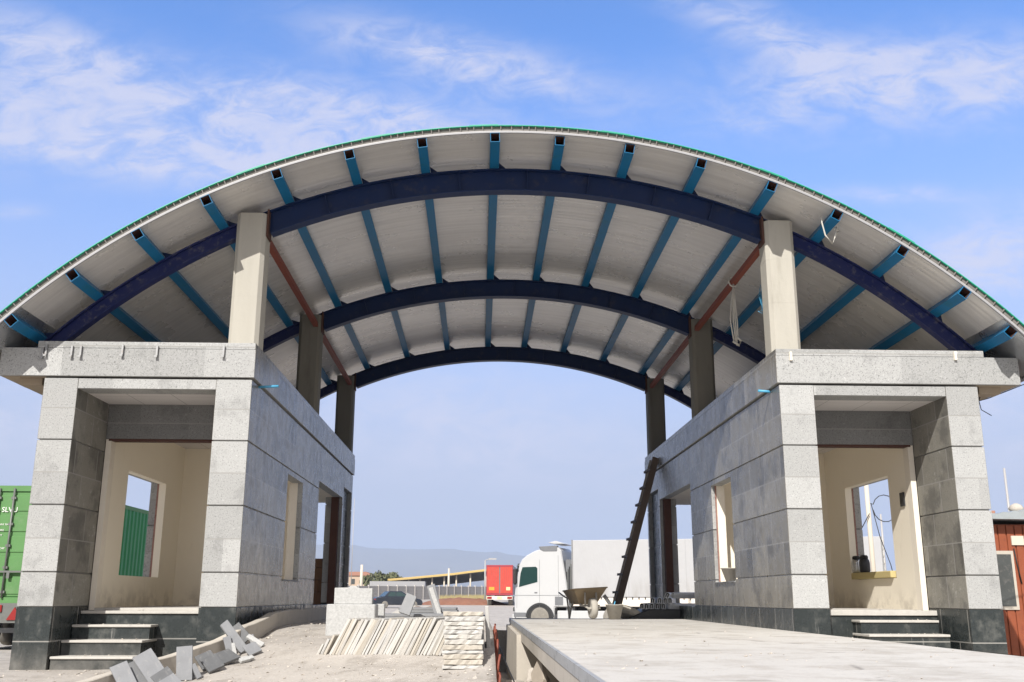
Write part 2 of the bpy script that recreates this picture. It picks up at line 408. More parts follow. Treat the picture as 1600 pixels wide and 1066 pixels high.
# ------------------------------------------------------------------ mesh helpers
class MB:
    def __init__(self): self.b = bmesh.new()
    def box(self, x0, x1, y0, y1, z0, z1, mi=0):
        if x0 > x1: x0, x1 = x1, x0
        if y0 > y1: y0, y1 = y1, y0
        v = [self.b.verts.new((x, y, z)) for z in (z0, z1) for y in (y0, y1) for x in (x0, x1)]
        for f in ((0, 2, 3, 1), (4, 5, 7, 6), (0, 1, 5, 4), (2, 6, 7, 3), (0, 4, 6, 2), (1, 3, 7, 5)):
            self.b.faces.new([v[i] for i in f]).material_index = mi
        return v
    def obox(self, mtx, sx, sy, sz, mi=0):
        """box centred on the matrix origin"""
        v = self.box(-sx/2, sx/2, -sy/2, sy/2, -sz/2, sz/2, mi)
        for q in v: q.co = mtx @ q.co
    def prism(self, poly, axis, a, b, mi=0):
        """extrude a 2-D outline along an axis: 'x' -> (y,z), 'y' -> (x,z), 'z' -> (x,y)"""
        def P(p, t): return {'x': (t, p[0], p[1]), 'y': (p[0], t, p[1]), 'z': (p[0], p[1], t)}[axis]
        va = [self.b.verts.new(P(p, a)) for p in poly]; vb = [self.b.verts.new(P(p, b)) for p in poly]
        n = len(poly)
        self.b.faces.new(va).material_index = mi; self.b.faces.new(vb[::-1]).material_index = mi
        for i in range(n):
            self.b.faces.new((va[i], vb[i], vb[(i+1) % n], va[(i+1) % n])).material_index = mi
    def tube(self, pts, r, seg=8, r2=None, cap=True, mi=0):
        pts = [Vector(p) for p in pts]; rings = []; n = len(pts)
        for i, p in enumerate(pts):
            t = (pts[min(i+1, n-1)]-pts[max(i-1, 0)]).normalized()
            ref = Vector((0, 0, 1)) if abs(t.z) < .9 else Vector((1, 0, 0))
            a = t.cross(ref).normalized(); c = t.cross(a)
            rr = r if r2 is None else r+(r2-r)*i/(n-1)
            rings.append([self.b.verts.new(p+(a*math.cos(k*2*math.pi/seg)+c*math.sin(k*2*math.pi/seg))*rr) for k in range(seg)])
        for i in range(n-1):
            for k in range(seg):
                f = self.b.faces.new((rings[i][k], rings[i][(k+1) % seg], rings[i+1][(k+1) % seg], rings[i+1][k])); f.smooth = True; f.material_index = mi
        if cap:
            self.b.faces.new(rings[0][::-1]).material_index = mi; self.b.faces.new(rings[-1]).material_index = mi
    def lathe(self, prof, c=(0, 0, 0), seg=24, axis='z', mi=0):
        """revolve (radius, height) pairs"""
        c = Vector(c); rings = []
        def P(r, h, a):
            x, y = r*math.cos(a), r*math.sin(a)
            return c+Vector({'z': (x, y, h), 'y': (x, h, y), 'x': (h, x, y)}[axis])
        for r, h in prof:
            rings.append([self.b.verts.new(P(max(r, 1e-4), h, k*2*math.pi/seg)) for k in range(seg)])
        for i in range(len(rings)-1):
            for k in range(seg):
                f = self.b.faces.new((rings[i][k], rings[i][(k+1) % seg], rings[i+1][(k+1) % seg], rings[i+1][k])); f.smooth = True; f.material_index = mi
        self.b.faces.new(rings[0][::-1]).material_index = mi; self.b.faces.new(rings[-1]).material_index = mi
    def arc(self, r0, r1, th0, th1, y0, y1, n=48, cx=0.5, cz=-2.35, mi=0):
        """curved slab about the canopy's axis; angles in degrees from the crown"""
        prev = None
        for i in range(n+1):
            t = R(th0+(th1-th0)*i/n); s, c = math.sin(t), math.cos(t)
            ring = [self.b.verts.new((cx+r*s, y, cz+r*c)) for r, y in ((r0, y0), (r0, y1), (r1, y1), (r1, y0))]
            if prev:
                for k in range(4):
                    self.b.faces.new((prev[k], prev[(k+1) % 4], ring[(k+1) % 4], ring[k])).material_index = mi
            else: self.b.faces.new(ring[::-1]).material_index = mi
            prev = ring
        self.b.faces.new(prev).material_index = mi
    def build(self, name, mats, parent=None, local=False, bevel=0.0, loc=None, shear=None):
        bm = self.b
        if shear:
            for v in bm.verts: v.co.z += shear(v.co)
        off = Vector((0, 0, 0))
        if not local:
            if parent is not None:
                p = parent
                while p.parent: p = p.parent
                off = Vector(p.location)
            elif loc is not None: off = Vector(loc)
        if off.length: bmesh.ops.translate(bm, verts=bm.verts, vec=-off)
        bmesh.ops.recalc_face_normals(bm, faces=bm.faces)
        if bevel:
            bmesh.ops.bevel(bm, geom=[e for e in bm.edges if len(e.link_faces) == 2 and e.calc_face_angle(0) > .6], offset=bevel, segments=1, affect='EDGES', profile=.5, clamp_overlap=True)
        me = bpy.data.meshes.new(name); bm.to_mesh(me); bm.free()
        for m in (mats if isinstance(mats, (list, tuple)) else [mats]):
            me.materials.append(m)
        o = bpy.data.objects.new(name, me); col.objects.link(o)
        if parent is not None: o.parent = parent
        if loc is not None: o.location = loc
        return o


def tag(o, label=None, cat=None, group=None, kind=None):
    if label: o['label'] = label
    if cat: o['category'] = cat
    if group: o['group'] = group
    if kind: o['kind'] = kind
    return o


def thing(name, label, cat, loc=(0, 0, 0), rz=0.0, group=None):
    o = bpy.data.objects.new(name, None); col.objects.link(o); o.location = loc; o.rotation_euler = (0, 0, rz)
    o.empty_display_size = .2
    return tag(o, label, cat, group)


def copy_tree(o, parent=None):
    c = o.copy(); col.objects.link(c); c.parent = parent
    for ch in list(o.children): copy_tree(ch, c)
    return c


def letters(name, s, size, mtx, m, parent, local=True):
    cu = bpy.data.curves.new(name, 'FONT'); cu.body = s; cu.size = size; cu.extrude = .003; cu.resolution_u = 2
    t = bpy.data.objects.new(name, cu); col.objects.link(t)
    me = bpy.data.meshes.new_from_object(t); bpy.data.objects.remove(t); bpy.data.curves.remove(cu)
    me.name = name; me.transform(mtx); me.materials.append(m)
    o = bpy.data.objects.new(name, me); col.objects.link(o); o.parent = parent
    return o


def lerp_table(tab, t):
    if t <= tab[0][0]: return tab[0][1]
    for (a, va), (b, vb) in zip(tab, tab[1:]):
        if t <= b:
            k = (t-a)/(b-a); k = k*k*(3-2*k)*.5+k*.5
            return va+(vb-va)*k
    return tab[-1][1]


# ------------------------------------------------------------------ the ground
CX = 0.495
YARD = [(-30, -.8), (5, -.6), (9, -.30), (12, -.03), (13.2, 0), (20, -.15), (25, -.3), (34, -.45), (50, -.5), (140, .62), (220, .8), (9000, .8)]
RAMP = [(-30, -.8), (6, -.5), (9, -.15), (11, .04), (12, .16), (13, .34), (14.5, .48), (15.2, .5), (27, .5)]
KERB = [(-5, -7.6), (6, -5.0), (9.2, -4.05), (10.4, -3.66), (11.3, -3.45), (12.1, -3.15), (12.8, -2.95), (13.6, -2.87), (15, -2.83), (20, -2.83)]
TR = 0.20      # left edge of the weighbridge trench
def kerb_x(y): return lerp_table(KERB, y)
def mid_z(x, y):
    t = y+1.6*(max(-3.6, min(x, TR))+2.9)/3.1
    z = lerp_table(RAMP, t)
    if y > 23.5:
        k = min(1, (y-23.5)/6); k = k*k*(3-2*k)
        z = z*(1-k)+lerp_table(YARD, y)*k
    return z
def h(x, y):
    yard = lerp_table(YARD, y)
    b = .018*mn.noise((x*1.3, y*1.3, 0))+.010*mn.noise((x*4, y*4, 3)) if y < 60 else .06*mn.noise((x*.1, y*.1, 0))
    if y < 31:
        if x > 3.8 and x < 14: return min(yard, -.75)
        if x >= TR+.03 and x <= 14 and y < 21.3: return -.55+b*2
        if x > kerb_x(y)+.02 and x < TR+.03: return mid_z(x, y)+b
        if x >= TR+.03 and x < 4: 
            k = min(1, (y-21.3)/3); return .25*(1-k)+yard*k+b
    return yard+b


def apron_z(x): return .48 if x < 4.05 else .48-.123*(x-4.05) if x < 9.5 else .48-.123*5.45-.05*(x-9.5)


def axis_steps(a, b, step): 
    n = max(1, int(round((b-a)/step))); return [a+(b-a)*i/n for i in range(n)]
xs = [-5000, -2500, -1200, -600, -300, -160, -90, -50, -30] + axis_steps(-22, -8, 1.0) + axis_steps(-8, TR-.02, .11) + [TR-.02, TR+.04] + axis_steps(.3, 4, .2) + axis_steps(4, 16, .6) + [16, 20, 26, 35, 50, 80, 130, 250, 500, 1000, 2200, 5000]
ys = [-40, -20, -10, -4] + axis_steps(0, 7, .4) + axis_steps(7, 16, .10) + axis_steps(16, 27, .2) + axis_steps(27, 60, 1.2) + axis_steps(60, 160, 5) + [160, 200, 260, 360, 520, 800, 1300, 2200, 3600, 5500, 9000]
bm = MB()
grid = [[bm.b.verts.new((x, y, h(x, y))) for x in xs] for y in ys]
for j in range(len(ys)-1):
    for i in range(len(xs)-1):
        f = bm.b.faces.new((grid[j][i], grid[j][i+1], grid[j+1][i+1], grid[j+1][i])); f.smooth = True
tag(bm.build('ground', M['ground']), kind='structure')

# concrete apron that falls away to the right of the weighbridge
bm = MB()
ax = [4.056, 5, 6, 7, 8, 9, 9.5, 11, 13.6]; ay = axis_steps(2.5, 30, 1.1)+[30]
g1 = [[bm.b.verts.new((x, y, apron_z(x)+.012*mn.noise((x*.8, y*.8, 5)))) for x in ax] for y in ay]
for j in range(len(ay)-1):
    for i in range(len(ax)-1):
        bm.b.faces.new((g1[j][i], g1[j][i+1], g1[j+1][i+1], g1[j+1][i])).smooth = True
tag(bm.build('concrete_apron', M['deck']), kind='structure')

# mountains on the horizon
bm = MB(); N = 150; prof = []
RIDGE = [(-200, 842), (300, 850), (550, 858), (640, 864), (700, 862), (780, 869), (870, 874), (960, 882), (1100, 893), (1300, 899), (1600, 890), (2000, 880)]
rows = []
for dist, fr in ((5200, 0.0), (5700, .35), (6400, .72), (7000, 1.0), (7600, .75), (8600, 0.0)):
    row = []
    for i in range(N+1):
        px = -400+2600*i/N
        top = lerp_table(RIDGE, px)+4*mn.noise((px*.02, 0, 0))+2.5*mn.noise((px*.07, 1, 0))
        q = at(px, 933, dist); zt = (933-top)/FPX*7000
        row.append(bm.b.verts.new((q.x, dist+120*mn.noise((px*.03, dist, 0)), .8+zt*fr*(1+.15*mn.noise((px*.05, dist*.01, 2))*(1 if 0 < fr < 1 else 0)))))
    rows.append(row)
for a, b in zip(rows, rows[1:]):
    for i in range(N): bm.b.faces.new((a[i], a[i+1], b[i+1], b[i])).smooth = True
tag(bm.build('mountains', M['mountain']), kind='structure')

# ------------------------------------------------------------------ the two gatehouses
ZL = [.755, 1.19, 2.04, 2.89, 3.725]
F = 13.2


def gatehouse(s, label, riser_z, step_u):
    g = thing('gatehouse', label, 'building', (CX+s*4.95, 18.7, 0))
    X = lambda u: CX+s*u
    def courses(bm, u0, u1, y0, y1, holes=(), levels=ZL, groove=.009, back=.022):
        """stone courses with an open groove between them, round rectangular holes (y0,y1,z0,z1)"""
        for z0, z1 in zip(levels, levels[1:]):
            ybr = sorted({y0, y1} | {min(max(v, y0), y1) for hh in holes for v in hh[:2]})
            runs = []
            for a, b in zip(ybr, ybr[1:]):
                if b-a < 1e-6: continue
                spans = [(z0+groove, z1-groove)]
                for (ha, hb, hz0, hz1) in holes:
                    if a >= ha-1e-6 and b <= hb+1e-6:
                        new = []
                        for q0, q1 in spans:
                            if hz0 > q0: new.append((q0, min(q1, hz0)))
                            if hz1 < q1: new.append((max(q0, hz1), q1))
                        spans = [q for q in new if q[1]-q[0] > .004]
                for q in spans:
                    if runs and runs[-1][1] == a and runs[-1][2] == q: runs[-1] = (runs[-1][0], b, q)
                    else: runs.append((a, b, q))
            for a, b, (q0, q1) in runs: bm.box(X(u0), X(u1), a, b, q0, q1)
        # recessed core that backs the grooves
        ybr = sorted({y0+back, y1-back} | {v for hh in holes for v in hh[:2]})
        for a, b in zip(ybr, ybr[1:]):
            spans = [(levels[0], levels[-1])]
            for (ha, hb, hz0, hz1) in holes:
                if a >= ha-1e-6 and b <= hb+1e-6: spans = [(levels[0], hz0-.03), (hz1+.03, levels[-1])]
            ca, cb = a, b
            for (ha, hb, _, _) in holes:
                if abs(a-hb) < 1e-6: ca = a+.03
                if abs(b-ha) < 1e-6: cb = b-.03
            for q0, q1 in spans:
                if q1-q0 > .05: bm.box(X(u0+back), X(u1-back), ca, cb, q0, q1)
    # pillars
    bm = MB(); courses(bm, 3.575, 4.05, F, 14.38); bm.build('pillar', M['granite'], g, bevel=.004)
    bm = MB(); courses(bm, 5.88, 6.33, F, 14.38); bm.build('pillar', M['granite_outer'], g, bevel=.004)
    bm = MB(); courses(bm, 3.575, 3.95, 22.6, 22.78); bm.box(X(3.575), X(3.95), 22.781, 24.15, 3.30, 3.716); bm.build('pillar', M['granite'], g, bevel=.004)
    bm = MB(); courses(bm, 3.575, 3.95, 24.152, 24.3); bm.build('pillar', M['granite'], g, bevel=.004)
    bm = MB(); bm.box(X(3.67), X(3.94), 22.782, 24.15, .757, 3.298); bm.build('recessed_panel', M['black_granite'], g)
    bm = MB(); courses(bm, 5.95, 6.33, 22.9, 24.3); bm.build('pillar', M['granite'], g, bevel=.004)
    # walls
    bm = MB(); courses(bm, 3.575, 3.76, 14.38, 19.25, [(16.1, 17.5, 1.15, 2.80)])
    courses(bm, 3.575, 3.76, 19.25, 22.6, [(19.25, 22.6, .755, 3.04)])
    bm.build('road_wall', M['granite'], g, bevel=.003)
    bm = MB(); courses(bm, 5.93, 6.06, 14.38, 19.25, [(15.2, 17.1, 1.17, 2.75)])
    bm.build('outer_wall', M['granite'], g, bevel=.003)
    bm = MB(); bm.box(X(3.762), X(5.928), 18.08, 19.25, .70, 3.72); bm.build('cross_wall', M['granite'], g)
    bm = MB(); bm.box(X(4.05), X(5.88), F+.004, F+.36, 3.58, 3.716); bm.build('lintel', M['granite'], g, bevel=.003)
    bm = MB(); bm.box(X(4.05), X(5.88), 14.383, 14.56, 3.085, 3.60)
    bm.build('lintel', M['granite_grey'], g, bevel=.003)
    bm = MB(); bm.box(X(3.95), X(5.95), 24.0, 24.3, 3.30, 3.72); bm.box(X(5.95), X(6.06), 19.25, 22.9, 3.2, 3.72); bm.build('lintel', M['granite'], g)
    # plinth of black granite
    for (u0, u1, y0, y1, z1) in ((3.575, 4.05, F, 14.38, .755), (5.88, 6.33, F, 14.38, .755), (3.575, 3.76, 14.38, 19.25, .755), (3.575, 3.76, 19.25, 22.6, .735),
                             (3.575, 3.95, 22.6, 24.3, .755), (5.93, 6.06, 14.38, 19.25, .755), (5.95, 6.33, 22.9, 24.3, .755), (4.05, 5.88, 14.16, 14.24, .655)):
        bm = MB(); bm.box(X(u0), X(u1), y0, y1, -.75, z1); bm.build('plinth', M['black_granite'], g, bevel=.003)
    # floors
    bm = MB(); bm.box(X(4.052), X(5.878), 14.13, 14.40, .66, .70+.03*(s > 0)); bm.box(X(3.80), X(5.80), 14.40, 18.0, .60, .735); bm.build('floor', M['dusty'], g, bevel=.006)
    bm = MB(); bm.box(X(3.762), X(5.928), 19.252, 24.1, .40, .70); bm.build('porch_floor', M['raw'], g)
    # plaster lining of the room
    bm = MB()
    bm.box(X(3.762), X(3.80), 14.40, 16.08, .735, 3.46); bm.box(X(3.762), X(3.80), 17.52, 18.0, .735, 3.46)
    bm.box(X(3.762), X(3.80), 16.08, 17.52, .735, 1.14); bm.box(X(3.762), X(3.80), 16.08, 17.52, 2.81, 3.46)
    bm.box(X(5.80), X(5.928), 14.58, 15.22, .735, 3.46); bm.box(X(5.80), X(5.928), 17.08, 18.0, .735, 3.46)
    bm.box(X(5.80), X(5.928), 15.22, 17.08, .735, 1.19); bm.box(X(5.80), X(5.928), 15.22, 17.08, 2.73, 3.46)
    bm.box(X(3.80), X(5.80), 18.0, 18.078, .735, 3.46)
    bm.box(X(4.12), X(5.72), 17.90, 17.999, 2.98, 3.46) if False else None
    bm.build('plaster_lining', M['plaster'], g)
    bm = MB(); bm.box(X(5.80), X(5.878), 14.40, 14.578, .705, 3.08); bm.box(X(3.80), X(4.10), 14.40, 14.578, .735, 3.46)
    bm.box(X(4.10), X(5.80), 14.562, 14.60, 3.09, 3.46); bm.build('door_jamb', M['white_plaster'], g)
    bm = MB(); bm.box(X(4.10), X(5.84), 14.39, 14.55, 3.055, 3.084); bm.build('door_frame', M['rust'], g)
    for a, b in ((16.1, 16.125), (17.475, 17.5)):
        bm = MB(); bm.box(X(3.66), X(3.80), a, b, 1.152, 2.80); bm.build('window_jamb', M['white_plaster'], g)
    if s > 0:
        bm = MB(); bm.box(X(3.635), X(3.659), 17.470, 17.498, 1.152, 2.80); bm.build('window_frame', M['rust_stain'], g)
    bm = MB(); bm.box(X(5.915), X(5.945), 17.078, 17.098, 1.19, 2.73); bm.build('window_frame', M['rust_stain'], g)
    bm = MB(); bm.box(X(3.55), X(3.80), 16.1, 17.5, 1.135, 1.152); bm.build('window_sill', M['slab'], g)
    # steel post in the rear opening
    bm = MB(); bm.box(X(3.64), X(3.80), 22.45, 22.598, .70, 3.04); bm.build('steel_post', M['rust'], g)
    # ceilings
    bm = MB(); bm.box(X(4.05), X(5.88), F+.36, 14.383, 3.585, 3.62); bm.box(X(3.80), X(5.80), 14.60, 18.0, 3.46, 3.50)
    bm.build('ceiling', M['ceiling'], g)
    bm = MB(); bm.box(X(3.762), X(6.05), 19.252, 24.0, 3.05, 3.10); bm.build('porch_ceiling', M['white_plaster'], g)
    # roof slab, cornice, coping
    bm = MB(); bm.box(X(3.70), X(6.75), 13.35, 24.2, 3.74, 4.10); bm.build('roof_slab', M['raw'], g)
    bm = MB(); bm.box(X(6.332), X(6.90), 13.22, 24.2, 3.735, 3.755); bm.box(X(6.40), X(6.70), F+.1, F+.3, 3.64, 3.735); bm.build('soffit', M['soffit'], g)
    bm = MB()
    bm.box(X(3.545), X(6.93), 13.17, 13.40, 3.742, 4.125); bm.box(X(3.545), X(3.75), 13.40, 24.33, 3.742, 4.125)
    bm.box(X(6.72), X(6.93), 13.40, 24.33, 3.742, 4.125); bm.box(X(3.75), X(6.72), 24.1, 24.33, 3.742, 4.125)
    bm.build('cornice', M['granite'], g, bevel=.004)
    bm = MB()
    bm.box(X(3.553), X(6.46), 13.178, 13.40, 4.129, 4.22); bm.box(X(3.553), X(3.75), 13.40, 24.31, 4.129, 4.22); bm.box(X(3.75), X(6.46), 24.1, 24.31, 4.129, 4.22)
    bm.build('coping', M['granite'], g, bevel=.004)
    # steps
    for k, z in enumerate(riser_z):
        y = 13.24+.30*k
        bm = MB(); bm.box(X(step_u[0]-.02), X(step_u[1]), y, 14.16, z-.032, z); bm.build('tread', M['dusty'], g, bevel=.006)
        bm = MB(); bm.box(X(step_u[0]), X(step_u[1]-.004), y+.025, 14.16, riser_z[k-1] if k else -.5, z-.033); bm.build('riser', M['black_granite'], g)
    return g


GL = gatehouse(-1, 'grey granite gatehouse on the left with open doorway and four steps behind the tile heap', (.155, .34, .525), (4.85, 5.865))
GR = gatehouse(1, 'grey granite gatehouse on the right with two flasks in its side window', (.25, .43, .605), (4.69, 5.76))
# small iron clips on the left cornice, paint and mortar runs as shapes of their own on the right
for i, (px, z) in enumerate([(68, 4.06), (73, 4.10), (113, 4.09), (127, 4.09), (192, 4.11), (246, 4.10), (350, 4.11)]):
    q = at(px, 552, 13.16)
    bm = MB(); bm.box(q.x-.012, q.x+.012, 13.135, 13.171, z-.09, z+.06); bm.box(q.x-.025, q.x+.012, 13.12, 13.136, z-.10, z-.075); bm.build('cornice_clip', M['steel'], GL)
for px, z in ((1492, 4.14), (1235, 4.11)):
    q = at(px, 552, 13.16)
    bm = MB(); bm.box(q.x-.016, q.x+.016, 13.13, 13.171, z-.06, z+.06); bm.build('cornice_clip', M['white_plaster'], GR)
for g, s in ((GL, -1), (GR, 1)):
    bm = MB(); xx = CX+s*3.54
    bm.tube([(xx+s*.1, 13.62, 3.70), (xx-s*(.14 if s > 0 else .24), 13.60, 3.715)], .018, 10); bm.build('drain_pipe', M['pipe'], g)
# a switch box on the right doorway's side wall
bm = MB(); bm.box(CX+5.78, CX+5.80, 14.66, 14.80, 2.22, 2.42); bm.build('switch_box', M['dark'], GR)

# ------------------------------------------------------------------ canopy roof
CAN = thing('arched_canopy', 'wide arched canopy roof with green top, navy arch beams and blue purlins over both gatehouses', 'roof', (CX, 18.6, 4.2))
SH = lambda v: -.009*(v.y-13.4)
Y0, Y1 = 12.62, 24.75
TH = 48.6
bm = MB(); bm.arc(9.472, 9.50, -TH, TH, Y0, Y1, 120); sheet = bm.build('roof_panel', M['roof'], CAN, shear=SH)
bm = MB(); bm.arc(9.500, 9.575, -TH, TH, Y0+.035, Y1-.03, 120); bm.build('panel_core', M['foam'], sheet, shear=SH)
bm = MB()
k = -TH+.3
while k < TH:
    t = R(k); mt = Matrix.Translation((.5+9.537*math.sin(t), Y0+.02, -2.35+9.537*math.cos(t))) @ Matrix.Rotation(t, 4, 'Y')
    bm.obox(mt, .014, .03, .074); k += random.choice((.55, .62, .75, .9))
rib = bm.build('rib_end', M['foam'], sheet, shear=SH); rib['kind'] = 'stuff'
bm = MB(); bm.arc(9.576, 9.586, -TH-.4, TH+.4, Y0-.004, Y1+.03, 120)
for th in (-22.5, -12, -3, 8, 21.5, 33): bm.arc(9.586, 9.595, th-1.2, th+1.2, Y0-.006, Y1, 8)
bm.build('green_sheet', M['green'], sheet, shear=SH)
bm = MB(); bm.arc(9.468, 9.494, -TH, TH, Y0-.006, Y0+.02, 120); bm.build('edge_flashing', M['white_edge'], sheet, shear=SH)
for s in (-1, 1):
    bm = MB(); bm.arc(9.40, 9.62, s*TH, s*(TH+.25), Y0-.04, Y1, 3)
    a, b = sorted((s*(TH-5.2), s*TH)); bm.arc(9.462, 9.4705, a, b, Y0+.03, Y1, 8)
    bm.build('eave_flashing', M['metal'], CAN, shear=SH)


def i_beam(th0, th1, r0, r1, yc, w, name, m, stiff=()):
    bm = MB(); n = max(8, int(abs(th1-th0)))
    bm.arc(r0, r0+.018, th0, th1, yc-w/2, yc+w/2, n); bm.arc(r1-.018, r1, th0, th1, yc-w/2, yc+w/2, n)
    bm.arc(r0+.018, r1-.018, th0, th1, yc-.007, yc+.007, n)
    o = bm.build(name, m, CAN, shear=SH)
    if stiff:
        for th in stiff:
            bm = MB(); t = R(th); mt = Matrix.Translation((.5+(r0+r1)/2*math.sin(t), yc, -2.35+(r0+r1)/2*math.cos(t))) @ Matrix.Rotation(t, 4, 'Y')
            bm.obox(mt, .012, w*.9, r1-r0-.036)
            bm.build('stiffener', m, o, shear=SH)
    return o
COLY = (13.60, 18.72, 23.95)
for i, yc in enumerate(COLY):
    yb = yc-.04
    i_beam(-23.1, 23.1, 8.985, 9.325, yb, .18, 'arch_beam', M['navy'], (-17.5, -11.5, -5.3, .9, 6.5, 12.6, 18))
    for s in (-1, 1):
        a, b = sorted((s*24.9, s*47.0))
        i_beam(a, b, 9.125, 9.325, yb, .14, 'cantilever_beam', M['navy_worn'])
        bm = MB(); bm.box(CX+s*3.552, CX+s*3.578, yb-.12, yb+.12, 5.86, 6.27); bm.build('end_plate', M['rust'], CAN, shear=SH)
PUR = [-44.6, -38.8, -32.8, -26.7, -20.6, -14.4, -8.25, -2.1, 3.4, 9.35, 15.5, 21.7, 27.6, 33.7, 39.7, 44.5]
for i, th in enumerate(PUR):
    bm = MB(); t = R(th); hw = .066; r0, r1 = 9.328, 9.468
    ya, yb = Y0+.02+random.uniform(-.03, .03), 24.62
    c = math.cos(t); s = math.sin(t)
    def pt(a, r, y): return (.5+r*s+a*c, y, -2.35+r*c-a*s)
    def ring(y, d): return [bm.b.verts.new(pt(a, r, y)) for a, r in ((-hw+d, r0+d), (hw-d, r0+d), (hw-d, r1-d), (-hw+d, r1-d))]
    A, B, A2, B2 = ring(ya, 0), ring(yb, 0), ring(ya, .008), ring(yb, .008)
    for k in range(4):
        j = (k+1) % 4
        bm.b.faces.new((A[k], A[j], B[j], B[k])); bm.b.faces.new((A2[k], A2[j], B2[j], B2[k])).material_index = 1
        bm.b.faces.new((A[k], A[j], A2[j], A2[k])); bm.b.faces.new((B[k], B[j], B2[j], B2[k]))
    bmesh.ops.recalc_face_normals(bm.b, faces=bm.b.faces)
    bm.build('purlin', [M['blue'], M['rust']], CAN, shear=SH)
for yc in COLY:
    for th in PUR:
        t = R(th+.62); mt = Matrix.Translation((.5+9.385*math.sin(t), yc-.04, -2.35+9.385*math.cos(t))) @ Matrix.Rotation(t, 4, 'Y')
        bm = MB(); bm.prism([(-.03, -.06), (.11, -.06), (-.03, .07)], 'y', -.004, .004)
        for v in bm.b.verts: v.co = mt @ v.co
        bm.build('cleat', M['navy'], CAN, shear=SH)
for s in (-1, 1):
    for ya, yb in ((13.82, 18.52), (18.92, 23.75)):
        bm = MB(); bm.box(CX+s*3.635, CX+s*3.72, ya, yb, 5.95, 6.035); bm.build('tie_tube', M['primer'], CAN, shear=SH)

names = [('front left pale concrete column standing on the left gatehouse corner', -1, 0), ('middle left dark concrete column between the front and rear ones on the left gatehouse', -1, 1),
         ('rear left dark concrete column at the far end of the left gatehouse', -1, 2), ('front right pale concrete column standing on the right gatehouse corner', 1, 0),
         ('middle right dark concrete column behind the hanging rope on the right gatehouse', 1, 1), ('rear right dark concrete column above the ladder on the right gatehouse', 1, 2)]
for lab, s, i in names:
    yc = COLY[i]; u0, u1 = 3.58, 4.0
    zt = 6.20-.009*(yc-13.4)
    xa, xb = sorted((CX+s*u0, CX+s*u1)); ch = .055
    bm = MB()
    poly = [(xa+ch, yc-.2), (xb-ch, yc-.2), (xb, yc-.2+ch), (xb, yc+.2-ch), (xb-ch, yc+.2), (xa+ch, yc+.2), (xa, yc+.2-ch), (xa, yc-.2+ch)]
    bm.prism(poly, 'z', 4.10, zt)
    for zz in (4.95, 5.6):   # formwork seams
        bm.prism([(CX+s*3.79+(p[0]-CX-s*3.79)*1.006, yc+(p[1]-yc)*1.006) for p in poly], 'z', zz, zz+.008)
    o = bm.build('concrete_column', M['concrete'] if i == 0 else M['shaded_concrete'], loc=(CX+s*3.79, yc, 4.10), bevel=.01)
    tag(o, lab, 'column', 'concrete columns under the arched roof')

# ------------------------------------------------------------------ weighbridge
WB = thing('weighbridge', 'long dusty concrete weighbridge deck with steel edge beside an open trench', 'weighbridge', (2.3, 12, -.5))
bm = MB(); dx0 = .62
wx = [dx0+.029, 1.2, 2, 3, 4.05]; wy = axis_steps(3.2, 20.9, .7)+[20.9]
gt = [[bm.b.verts.new((x, y, .48+.010*mn.noise((x*.9, y*.9, 5))*(1 if 1 < x < 4 else 0))) for x in wx] for y in wy]
for j in range(len(wy)-1):
    for i in range(len(wx)-1): bm.b.faces.new((gt[j][i], gt[j][i+1], gt[j+1][i+1], gt[j+1][i])).smooth = True
bm.box(dx0+.029, 4.05, 3.2, 20.9, .30, .455)
bm.build('deck_slab', M['deck'], WB)
bm = MB(); bm.box(dx0, dx0+.028, 3.2, 20.9, .405, .484); bm.build('edge_channel', mat('worn_channel', (.36, .37, .38), .55, .2, .2, 4, (.09, .09, .10), .95, .1, 20), WB)
bm = MB(); bm.box(dx0+.005, dx0+.30, 3.2, 20.7, .27, .400); bm.build('edge_beam', M['raw'], WB)
bm = MB(); bm.prism([(dx0-.06, -.6), (dx0+.55, -.6), (dx0+.55, .12), (dx0+.02, .36), (dx0-.06, .36)], 'y', 15.2, 20.8); bm.build('abutment', M['raw'], WB)
for ya in (6.6, 12.9):
    bm = MB(); bm.box(dx0+.5, 3.9, ya, ya+.6, -.7, .13); bm.build('abutment', M['raw'], WB)
# rubble in the trench and a loose board
bm = MB()
for i in range(60):
    x = random.uniform(.3, 1.5); y = random.uniform(7, 15); r = random.uniform(.04, .16)
    mt = Matrix.Translation((x, y, -.52+r*.5+.25*max(0, (y-8)/7)*random.random())) @ Euler([random.uniform(0, 3) for _ in range(3)]).to_matrix().to_4x4()
    bm.obox(mt, r*2, r*1.5, r*1.1)
tag(bm.build('trench_rubble', M['rubble'], bevel=.02), 'pale rubble lying in the trench beside the weighbridge', 'rubble', kind='stuff')
bm = MB(); mt = Matrix.Translation((.66, 11.3, .06)) @ Euler((.5, .35, .2)).to_matrix().to_4x4(); bm.obox(mt, .05, .5, .26)
tag(bm.build('broken_board', M['wood_light'], loc=(.66, 11.3, -.1), bevel=.004), 'broken tan board leaning in the trench under the weighbridge edge', 'board')
